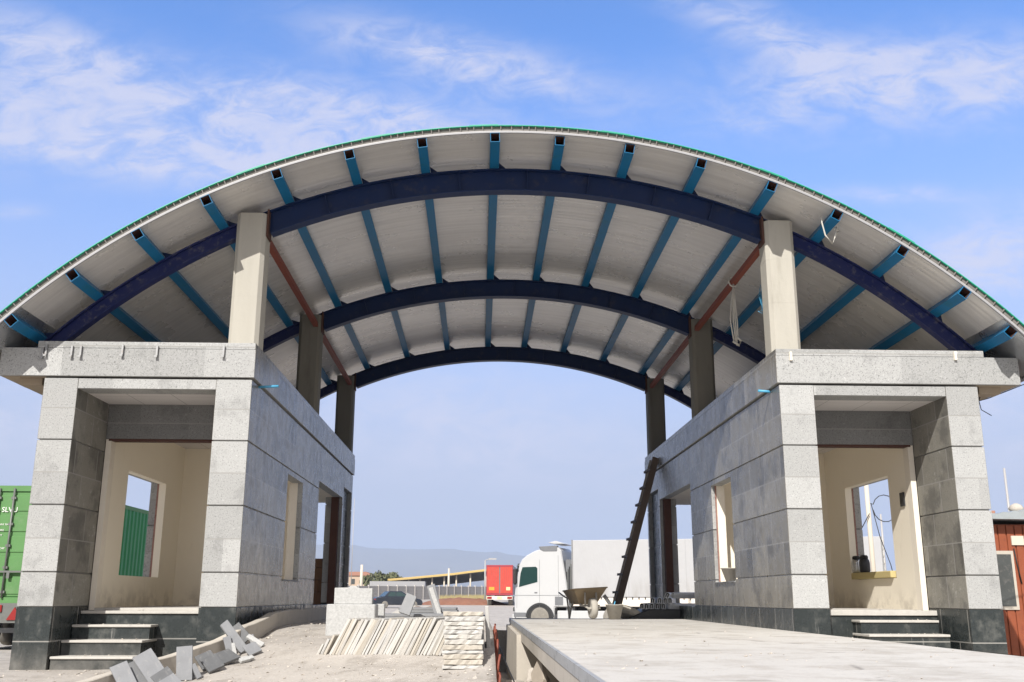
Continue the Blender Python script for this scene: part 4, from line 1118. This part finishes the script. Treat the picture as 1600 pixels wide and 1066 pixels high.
bm = MB(); bm.box(-13.6, 1.3, LY(.7), LY(1.8), .62, .98); bm.build('chassis', M['dark'], LOR, True)
for x in (1.66, -1.9):
    for dpt in (.22, 2.28): wheel(LOR, x, LY(dpt), .50, .50, .34, M['steel'])
for x in (-9.3, -10.6, -11.9):
    for dpt in (.22, 2.28): wheel(LOR, x, LY(dpt), .50, .50, .36, M['steel'])
bm = MB(); bm.box(-3.6, .80, LY(.08), LY(.6), .28, .80); bm.build('side_skirt', M['white'], LOR, True, bevel=.03)
bm = MB(); bm.box(-14.1, 0, LY(0), LY(2.5), 1.42, 4.10); trl = bm.build('trailer_curtain', M['tarp'], LOR, True, bevel=.03)
bm = MB(); bm.box(-14.1, 0, LY(.02), LY(2.48), 1.02, 1.40); bm.build('trailer_side_rail', M['cream'], LOR, True)
bm = MB()
for k in range(46): bm.box(-14.0+.3*k, -13.95+.3*k, LY(-.02), LY(.02), 1.34, 1.44)
bm.build('curtain_buckle', M['dark'], trl, True)['kind'] = 'stuff'
bm = MB(); bm.box(-14.14, -14.10, LY(.0), LY(.10), 1.0, 4.1); bm.box(-.0, .05, LY(0), LY(.1), 1.0, 4.12); bm.build('corner_post', M['steel'], trl, True)
for xx in (-4.2, -5.6, -8.2):
    bm = MB(); bm.box(xx, xx+.14, LY(.02), LY(.1), .5, 1.40); bm.build('support_leg', M['cream'], LOR, True)
bm = MB()
for k in range(9): bm.tube([(-14.13, LY(.02), 1.3+.31*k), (-14.17, LY(-.04), 1.4+.31*k), (-14.13, LY(.02), 1.5+.31*k)], .02, 6)
bm.build('lacing', M['rope'], trl, True)

# ---- red trailer seen from behind
q = at(783, 933, 97.0); zz = h(q.x, 97)-.05
RT = thing('red_trailer', 'red box trailer seen from behind, parked beyond the white lorry cab', 'trailer', (q.x, 97.0, zz), R(90-4.2))
bm = MB(); bm.box(0, 13, -1.25, 1.25, 1.05, 3.75); bm.build('box_side', M['grey'], RT, True)
for s in (-1, 1):
    bm = MB()
    for k in range(6): bm.box(-.04, -.012, s*(.06+.19*k), s*(.235+.19*k), 1.18, 3.62)
    dr = bm.build('rear_door', M['red'], RT, True, bevel=.01)
    bm = MB(); bm.box(-.06, -.04, s*.75-.25, s*.75+.25 if s > 0 else s*.75+.12, 1.45, 1.75); bm.build('marker_plate', M['orange'] if s > 0 else M['yellowplate'], dr, True)
bm = MB(); bm.box(-.05, 0, -1.27, 1.27, 3.62, 3.78); bm.box(-.05, 0, -1.27, -1.2, 1.0, 3.62); bm.box(-.05, 0, 1.2, 1.27, 1.0, 3.62); bm.box(-.05, 0, -1.2, 1.2, 1.0, 1.17); bm.build('door_frame', M['redframe'], RT, True)
bm = MB(); bm.box(-.1, .05, -1.22, 1.22, .60, .92)
bp = bm.build('rear_bumper', M['cream'], RT, True)
for y in (-.95, 0, .95):
    bm = MB(); bm.box(-.13, -.1, y-.22, y+.22, .66, .86); bm.build('tail_light', M['lampred'] if y else M['yellowplate'], bp, True)
bm = MB(); bm.box(.3, 12.5, -.5, .5, .7, 1.0); bm.build('chassis', M['dark'], RT, True)
for x in (.9, 2.2, 3.5):
    for y in (-1.0, 1.0): wheel(RT, x, y, .48, .48, .4, M['steel'])
bm = MB(); bm.box(.4, 4, 1.05, 1.24, .9, 1.04); bm.build('mudguard', M['dark'], RT, True)

# ---- dark saloon car
q = at(622, 933, 88.0); zz = h(q.x, 88)
CAR = thing('saloon_car', 'dark slate saloon car parked before the concrete fence', 'car', (q.x, 88.0, zz-.02), R(24))
bm = MB(); body = [(-2.1, .28), (-2.15, .60), (-2.05, .88), (-1.35, .95), (-.55, .98), (.75, .96), (1.35, .86), (2.0, .70), (2.12, .45), (2.05, .25)]
bm.prism(body, 'y', -.83, .83); cb = bm.build('body', M['car'], CAR, True, bevel=.06)
bm = MB()
lo = [(-1.35, -.78), (1.0, -.78), (1.0, .78), (-1.35, .78)]; hi = [(-.85, -.60), (.25, -.60), (.25, .60), (-.85, .60)]
A = [bm.b.verts.new((a, b, .94)) for a, b in lo]; B = [bm.b.verts.new((a, b, 1.40)) for a, b in hi]
bm.b.faces.new(A[::-1]); bm.b.faces.new(B)
for i in range(4): bm.b.faces.new((A[i], A[(i+1) % 4], B[(i+1) % 4], B[i]))
bm.build('cabin', M['car'], CAR, True, bevel=.04)
for s in (-1, 1):
    bm = MB()
    for x0, x1, t0, t1 in ((-1.05, -.35, -.78, -.32), (-.28, .72, -.25, .18)):
        v = [bm.b.verts.new(p) for p in ((x0, s*.775, .98), (x1, s*.775, .98), (t1, s*.635, 1.33), (t0, s*.635, 1.33))]
        v2 = [bm.b.verts.new((p.co.x, p.co.y-s*.02, p.co.z)) for p in v]
        bm.b.faces.new(v); bm.b.faces.new(v2)
        for i in range(4): bm.b.faces.new((v[i], v[(i+1) % 4], v2[(i+1) % 4], v2[i]))
    bm.build('side_window', M['glass'], CAR, True)
    bm = MB(); bm.box(-2.17, -2.10, s*.5, s*.80, .62, .78); bm.build('tail_light', M['lampred'], CAR, True)
bm = MB(); bm.prism([(-1.30, .99), (-1.27, .99), (-.89, 1.34), (-.92, 1.34)], 'y', -.62, .62); bm.build('rear_window', M['glass'], CAR, True)
bm = MB(); bm.box(-2.19, -2.12, -.8, .8, .32, .50); bm.build('bumper', M['grey'], CAR, True)
for x in (-1.3, 1.32):
    for y in (-.74, .74): wheel(CAR, x, y, .31, .31, .2, M['steel'])
# a second dark car, only its roof shows
q = at(548, 933, 80.0)
C2 = copy_tree(CAR); C2.location = (q.x, 80.0, h(q.x, 80)+.1); C2.rotation_euler = (0, 0, R(10)); C2['label'] = 'second dark car mostly hidden behind the pale granite blocks'

# ---- small white truck glimpsed behind the left gatehouse
q = at(503, 933, 44)
T2 = thing('white_truck', 'small white truck glimpsed through the rear porch of the left gatehouse', 'truck', (q.x, 44, h(q.x, 44)), R(-70))
bm = MB(); bm.prism([(-.9, .5), (.95, .5), (1.0, 1.3), (.75, 2.55), (-.9, 2.6)], 'y', -1.0, 1.0); cab2 = bm.build('cab', M['white'], T2, True, bevel=.06)
bm = MB(); bm.prism([(1.01, 1.4), (1.02, 1.4), (.80, 2.4), (.78, 2.4)], 'y', -.85, .85); bm.build('windscreen', M['glass'], cab2, True)
for s in (-1, 1):
    bm = MB(); bm.prism([(-.4, 1.4), (.85, 1.4), (.65, 2.4), (-.4, 2.4)], 'y', s*1.005, s*1.015); bm.build('side_window', M['glass'], cab2, True)
bm = MB(); bm.box(-5, -1, -1.05, 1.05, .95, 1.5); bm.build('load_bed', M['grey'], T2, True)
for x in (.2, -3.8):
    for y in (-.9, .9): wheel(T2, x, y, .42, .42, .25, M['steel'])

# ---- green container on a trailer at the far left
GC = thing('container_trailer', 'green corrugated shipping container on a trailer left of the left gatehouse', 'container', (-10.42, 21.8, -.28))
cw, chh, cl, cz = 1.22, 2.44, 12.2, 1.02
bm = MB(); bm.box(-cw+.03, cw-.03, .05, cl, cz, cz+chh-.02); bm.build('box_core', M['cgreen2'], GC, True)
for s in (-1, 1):
    bm = MB(); n = int((cl-.3)/.28)
    for k in range(n):
        y0 = .18+.28*k; bm.prism([(s*(cw-.03), y0), (s*(cw-.03), y0+.21), (s*cw, y0+.16), (s*cw, y0+.05)], 'z', cz+.12, cz+chh-.1)
    bm.build('corrugated_side', M['cgreen2'], GC, True)
bm = MB()
for s in (-1, 1):
    bm.box(s*(cw-.12), s*cw, 0, .12, cz, cz+chh); bm.box(s*(cw-.10), s*cw, .12, cl, cz+chh-.10, cz+chh); bm.box(s*(cw-.10), s*cw, .12, cl, cz, cz+.12)
bm.box(-cw+.12, cw-.12, 0, .10, cz+chh-.12, cz+chh); bm.box(-cw+.12, cw-.12, 0, .10, cz, cz+.12)
bm.build('frame', M['cgreen'], GC, True)
for s in (-1, 1):
    bm = MB(); xa, xb = sorted((s*.02, s*(cw-.13))); bm.box(xa, xb, .03, .06, cz+.13, cz+chh-.13)
    for k in range(5): bm.box(xa+.02, xb-.02, .012, .03, cz+.18+.43*k, cz+.52+.43*k)
    dr = bm.build('door', M['cgreen'], GC, True, bevel=.008)
    for xr in (.15, .46, .92):
        bm = MB(); bm.tube([(s*xr, -.03, cz+.10), (s*xr, -.03, cz+chh-.06)], .022, 8)
        for zr in (.2, .7, 1.15, 1.6, 2.15): bm.box(s*xr-.05, s*xr+.05, -.04, .02, cz+zr, cz+zr+.05)
        bm.build('lock_rod', M['greybar'], dr, True)
    bm = MB(); bm.box(min(s*.25, s*.85), max(s*.25, s*.85), -.06, -.035, cz+.62, cz+.66); bm.box(s*.55-.03, s*.55+.03, -.07, -.03, cz+.5, cz+.62); bm.build('door_handle', M['greybar'], dr, True)
    if s > 0:
        rot = Matrix.Rotation(math.pi/2, 4, 'X')
        for txt, sz, xx, zq in (('SLVU', .15, .22, 1.88), ('MAX 30480', .055, .19, 1.60), ('TARE', .055, .19, 1.48), ('NET', .055, .19, 1.37), ('33 CAP', .06, .19, 1.10)):
            letters('marking', txt, sz, Matrix.Translation((xx, .006, cz+zq)) @ rot, M['letter'], dr)
bm = MB(); bm.box(-.5, .5, .1, 11.8, .72, 1.05); bm.build('chassis', M['dark'], GC, True)
bm = MB(); bm.box(-1.2, 1.2, -.02, .12, .62, 1.02); bpr = bm.build('rear_beam', M['greybar'], GC, True)
for s in (-1, 1):
    bm = MB(); bm.prism([(s*.62, .68), (s*.92, .68), (s*.77, .94)], 'y', -.05, -.02); bm.build('reflector', M['lampred'], bpr, True)
    bm = MB(); bm.box(min(s*.1, s*.5), max(s*.1, s*.5), -.05, -.02, .84, .98); bm.build('tail_light', M['lampred'], bpr, True)
bm = MB(); bm.box(-1.15, 1.15, .1, .2, .42, .52); bm.build('underrun_bar', M['dark'], GC, True)
for y in (1.2, 2.5, 3.8):
    for x in (-.95, .95):
        bm = MB(); bm.lathe([(.28, -.17), (.44, -.17), (.49, -.12), (.50, 0), (.49, .12), (.44, .17), (.28, .17)], (x, y, .50), 26, 'x'); wo = bm.build('wheel', M['tyre'], GC, True)
        bm = MB(); bm.lathe([(.29, -.15), (.29, .15)], (x, y, .50), 20, 'x'); bm.build('rim', M['steel'], wo, True)

# ------------------------------------------------------------------ red-brown cabin on the right
cbx, cby = 8.85, 17.6; cz0 = apron_z(9.2)
CB = thing('site_cabin', 'red brown boarded site cabin with a zinc roof at the right picture edge', 'cabin', (cbx, cby, cz0))
bm = MB(); bm.box(0, 3.2, 0, 2.6, 0, 2.32)
k = 0
while k < 3.2: bm.box(k+.012, k+.135, -.022, 0, .02, 2.30); k += .15
bm.build('wall', M['brown'], CB, True)
bm = MB(); bm.prism([(-.25, 2.40), (.0, 2.46)] + [(.0+.1*i, 2.46+.012*i+(.02 if i % 2 else 0)) for i in range(1, 36)] + [(3.5, 2.36)], 'y', -.30, 2.8)
bm.build('roof', M['zinc'], CB, True)
bm = MB(); bm.box(.52, .74, -.05, -.022, 1.96, 2.12); bm.build('lamp_box', M['pole'], CB, True)
bm = MB(); bm.box(.05, .52, -.05, -.022, .86, 1.86)
wf = bm.build('window', M['frame_alu'], CB, True)
bm = MB(); bm.box(.10, .47, -.058, -.051, .92, 1.80); bm.build('pane', M['glass2'], wf, True)
bm = MB(); bm.tube([(.55, -.03, 1.9), (.58, -.03, 1.6), (.62, -.03, 1.3)], .012, 6); bm.build('cable', M['cable'], CB, True)
bm = MB(); bm.box(.25, .42, .2, .5, 2.44, 2.58); tag(bm.build('roof_brick', M['tiles'], local=True, bevel=.01, loc=(cbx, cby, cz0)), 'red brick lying on the zinc cabin roof', 'brick')
bm = MB(); bm.lathe([(.10, 0), (.13, .06), (.09, .12), (.03, .15)], (0, 0, 0), 10); tag(bm.build('roof_stone', M['rubble'], local=True, loc=(cbx+.75, cby+.1, cz0+2.55)), 'pale stone weighing down the zinc cabin roof', 'stone')

# ------------------------------------------------------------------ brown cartons in the rear porch of the left gatehouse
GB = 'brown cartons stacked in the rear porch'
k = 0
for (px, w, zc, hh) in [(497, .30, .70, .28), (497, .30, .98, .27), (496, .28, 1.25, .27), (495, .24, 1.52, .2), (504, .26, .70, .30), (505, .24, 1.0, .26)]:
    q = at(px, 933, 23.0-.02*k); bm = MB(); bm.box(-w/2, w/2, 0, .4, 0, hh-.004)
    o = bm.build('brown_carton', M['brick'], local=True, bevel=.008); o.location = (q.x, q.y, zc); o.rotation_euler = (0, 0, random.uniform(-.15, .15)); k += 1
    tag(o, 'brown carton in the pile seen through the left rear opening', 'carton', GB)

# ------------------------------------------------------------------ far yard: mounds, fence, canopy, poles, trees, houses
def mound(name, px, Y, w, dp, hh, m, lab):
    q = at(px, 933, Y); bm = MB(); n = 22; nn = 9; gr = []
    for j in range(nn+1):
        row = []
        for i in range(n+1):
            a, b = 2*i/n-1, 2*j/nn-1
            k = max(0, 1-(a*a)**1.3)*max(0, 1-b*b)
            x, y = q.x+a*w/2, Y+b*dp/2
            row.append(bm.b.verts.new((x, y, h(x, y)-.03+hh*k*(1+.35*mn.noise((x*1.7, y*1.7, 0)))+.04*mn.noise((x*5, y*5, 0))*k)))
        gr.append(row)
    for j in range(nn):
        for i in range(n): bm.b.faces.new((gr[j][i], gr[j][i+1], gr[j+1][i+1], gr[j+1][i])).smooth = True
    tag(bm.build(name, M[m], loc=(q.x, Y, h(q.x, Y))), lab, 'heap', kind='stuff')
mound('gravel_heap', 672, 45, 3.2, 2.5, .95, 'gravel', 'brown gravel heap behind the leaning slabs')
mound('earth_bank', 726, 100, 9.0, 4, .62, 'earth', 'low rust brown bank of earth before the fence')
mound('sand_heap', 655, 52, 4.2, 2.5, .9, 'mortar', 'pale sand heap beside the parked dark car')

FE = thing('concrete_fence', 'long grey concrete panel fence across the yard', 'fence', (at(660, 933, 135).x, 135, .5))
a = at(528, 933, 112); b = at(775, 933, 150); NPN = 19
bm = MB()
za, zb = h(a.x, a.y), h(b.x, b.y)
dv = (b-a); dv.z = 0; L = dv.length; an = math.atan2(dv.y, dv.x)
for i in range(NPN):
    p = a.lerp(b, (i+.5)/NPN); z0 = za+(zb-za)*(i+.5)/NPN
    for k in range(5):
        bm.obox(Matrix.Translation((p.x, p.y, z0-.15+.36*k+.2)) @ Matrix.Rotation(an, 4, 'Z'), L/NPN-.12, .06, .35)
bm.build('fence_panel', M['fence'], FE)
for i in range(NPN+1):
    p = a.lerp(b, i/NPN); z0 = za+(zb-za)*i/NPN
    bm = MB(); bm.obox(Matrix.Translation((p.x, p.y, z0+.75)) @ Matrix.Rotation(an, 4, 'Z'), .16, .16, 2.1); bm.build('fence_post', M['fence_post'], FE)

# dry grass at the fence foot
bm = MB()
for i in range(900):
    px = random.uniform(690, 765); Y = random.uniform(128, 142); q = at(px, 933, Y); z = h(q.x, Y); hh = random.uniform(.2, .7)
    dxx = random.uniform(-.15, .15); v = [bm.b.verts.new(p) for p in ((q.x-.06, Y, z-.05), (q.x+.06, Y, z-.05), (q.x+dxx, Y+.1, z+hh))]; bm.b.faces.new(v)
tag(bm.build('dry_grass', mat('dry_grass', (.30, .25, .12), .95, 0, .3, .5)), 'dry grass along the foot of the concrete fence', 'grass', kind='stuff')

SC = thing('yard_canopy', 'long swooping canopy with a yellow edge beyond the fence', 'canopy', (at(690, 933, 180).x, 180, .8))
curve = [(600, 908.0), (640, 904.5), (680, 900.5), (710, 897.5), (735, 894), (765, 890.5), (792, 886)]
bm = MB(); bf = MB()
pts = []
for (x0, y0), (x1, y1) in zip(curve, curve[1:]):
    for k in range(4): pts.append(at(x0+(x1-x0)*k/4, y0+(y1-y0)*k/4, 178))
pts.append(at(*curve[-1], 178))
def strip(bm, pts, y0, y1, t):
    prev = None
    for p in pts:
        ring = [bm.b.verts.new(c) for c in ((p.x, y0, p.z-t), (p.x, y0, p.z), (p.x, y1, p.z+.1), (p.x, y1, p.z+.1-t))]
        if prev:
            for k in range(4): bm.b.faces.new((prev[k], prev[(k+1) % 4], ring[(k+1) % 4], ring[k]))
        else: bm.b.faces.new(ring)
        prev = ring
    bm.b.faces.new(prev[::-1])
strip(bm, pts, 178.05, 290, .2); bm.build('roof', M['shade_roof'], SC)
strip(bf, [p+Vector((0, 0, .05)) for p in pts], 177.9, 178.04, .26); bf.build('fascia', M['amber'], SC)
for px in (640, 658, 677, 696, 715, 737, 762, 788):
    q = at(px, 933, 179); zt = min((p for p in pts), key=lambda p: abs(p.x-q.x)).z
    bm = MB(); bm.tube([(q.x, 179, .3), (q.x, 179, zt-.2)], .14, 8); bm.build('post', M['pole'], SC)
WS = MB(); q0, q1 = at(580, 912, 168), at(668, 914, 172); WS.box(q0.x, q1.x, 168, 172, .6, q0.z+.25); tag(WS.build('long_shed', M['white_edge'], loc=((q0.x+q1.x)/2, 170, .6)), 'long low white shed roof just showing above the fence', 'shed')


def pole(px, top, Y, r, m, lab, name='utility_pole', arm=False, cat='pole'):
    q = at(px, 933, Y); z0 = h(q.x, Y); zt = at(px, top, Y).z
    o = thing(name, lab, cat, (q.x, Y, z0))
    bm = MB(); bm.tube([(0, 0, -.1), (0, 0, zt-z0)], r, 8, r*.7); bm.build('shaft', M[m], o, True)
    if arm == 'cross':
        bm = MB(); bm.box(-.7, .7, -.06, .06, zt-z0-.5, zt-z0-.38); bm.build('crossarm', M[m], o, True)
    elif arm == 'lamp':
        bm = MB(); bm.tube([(0, 0, zt-z0), (.5, 0, zt-z0+.15)], r*.5, 6); bm.box(.4, 1.3, -.15, .15, zt-z0+.08, zt-z0+.24); bm.build('lamp_head', M[m], o, True)
    return o
pole(566, 884, 125, .22, 'pole', 'pale concrete utility pole standing before the fence at the left')
pole(703, 889, 165, .20, 'pole', 'pale pole rising above the middle of the yellow edged canopy')
pole(760, 876, 118, .10, 'grey_pole', 'slim grey street lamp beside the red trailer', 'street_lamp', 'lamp', 'street lamp')
pole(1596, 727, 34, .055, 'grey_pole', 'thin grey mast beyond the site cabin at the right edge', 'lamp_mast', False, 'mast')
up_ = pole(1371, 690, 30, .09, 'pole', 'pale utility pole with a coiled cable seen through the right window', 'utility_pole', False)
q = up_.location
bm = MB(); p = [Vector((0, -.2, 4.4))]+[Vector((.42+.36*math.cos(t), -.22, 4.25+.40*math.sin(t))) for t in [math.pi-.3-k*.42 for k in range(15)]]; bm.tube(p, .014, 6)
bm.tube([(.02, -.2, 4.4), (.2, -.22, 3.4), (.45, -.22, 2.6), (.6, -.2, 1.8)], .012, 6); bm.tube([(-.03, -.15, 4.1), (-.7, -.1, 3.0), (-1.8, 0, 1.5)], .014, 6); bm.build('cable', M['cable'], up_, True)
pole(1390, 800, 60, .08, 'grey_pole', 'thin distant post beside the trailer end in the right window', 'thin_post', False)
pole(550, 780, 150, .06, 'grey_pole', 'very thin tall mast rising beside the left rear pillar', 'radio_mast', False, 'mast')


def tree(px, top, Y, w, lab, n=420):
    q = at(px, 933, Y); z0 = h(q.x, Y); H = at(px, top, Y).z-z0
    o = thing('tree', lab, 'tree', (q.x, Y, z0), 0, 'trees beyond the fence')
    bm = MB(); bm.tube([(0, 0, -.1), (.1, 0, H*.3), (0, .1, H*.62)], .22, 8, .07)
    tips = []
    for k in range(6):
        a = k*1.05+random.random(); r = w*.32*random.uniform(.6, 1); z1 = H*random.uniform(.45, .85)
        bm.tube([(0, 0, H*.3+k*.1), (r*.5*math.cos(a), r*.5*math.sin(a), z1*.8), (r*math.cos(a), r*math.sin(a), z1)], .07, 5, .02); tips.append((r*math.cos(a), r*math.sin(a), z1))
    bm.build('trunk', M['bark'], o, True)
    bm = MB(); cl = [(0, 0, H*.86)]+tips+[(random.uniform(-.3, .3)*w, random.uniform(-.3, .3)*w, H*random.uniform(.4, .9)) for _ in range(5)]
    for i in range(n):
        c = random.choice(cl); R_ = w*.17*random.uniform(.3, 1.1)
        p = Vector(c)+Vector((random.gauss(0, 1), random.gauss(0, 1), random.gauss(0, .9))).normalized()*R_
        sz = random.uniform(.14, .34); e = Euler([random.uniform(0, 6) for _ in range(3)]).to_matrix()
        vs = [bm.b.verts.new(p+e @ Vector(c2)*sz) for c2 in ((-1, -.5, 0), (1, -.6, 0), (.8, .7, .2), (-.7, .6, .1))]; bm.b.faces.new(vs)
    bm.build('crown', M['leaf'], o, True)
tree(594, 894, 175, 4.2, 'tallest bushy tree beyond the fence left of the canopy')
tree(578, 901, 170, 3.0, 'small tree leftmost of the row beside the utility pole')
tree(606, 898, 180, 3.4, 'tree just right of the tallest one beyond the fence')
tree(616, 896, 185, 3.0, 'narrow tree near the low end of the yellow canopy')
tree(627, 902, 190, 2.6, 'small rightmost tree behind the low end of the canopy')
for (px, Y, w, top, rt, lab) in ((553, 220, 7.5, 901, 4, 'tan house with a red roof far beyond the fence'),):
    q = at(px, 933, Y); z0 = .5; zt = at(px, top, Y).z
    H_ = thing('house', lab, 'house', (q.x, Y, z0))
    bm = MB(); bm.box(-w/2, w/2, 0, 6, 0, zt-z0); bm.build('wall', M['house'], H_, True)
    bm = MB(); bm.prism([(-w/2-.3, zt-z0), (w/2+.3, zt-z0), (w/2-1, zt-z0+.8), (-w/2+1, zt-z0+.8)], 'y', -.3, 6.3); bm.build('roof', M['tiles'], H_, True)
    for k in (-2, 0, 2):
        bm = MB(); bm.box(k-.4, k+.4, -.04, 0, zt-z0-1.8, zt-z0-.7); bm.build('window', M['glass2'], H_, True)

# ------------------------------------------------------------------ haze
bm = MB(); bm.box(-9500, 9500, -60, 9600, -3, 400)
hz, T, b = new_mat('haze_air'); T.n.remove(b)
pv = T.new('ShaderNodeVolumePrincipled'); pv.inputs['Color'].default_value = (.52, .62, .80, 1); pv.inputs['Density'].default_value = .0002; pv.inputs['Anisotropy'].default_value = .0
T.l.new(pv.outputs[0], T.n['Material Output'].inputs['Volume'])
tag(bm.build('haze', hz), kind='stuff')
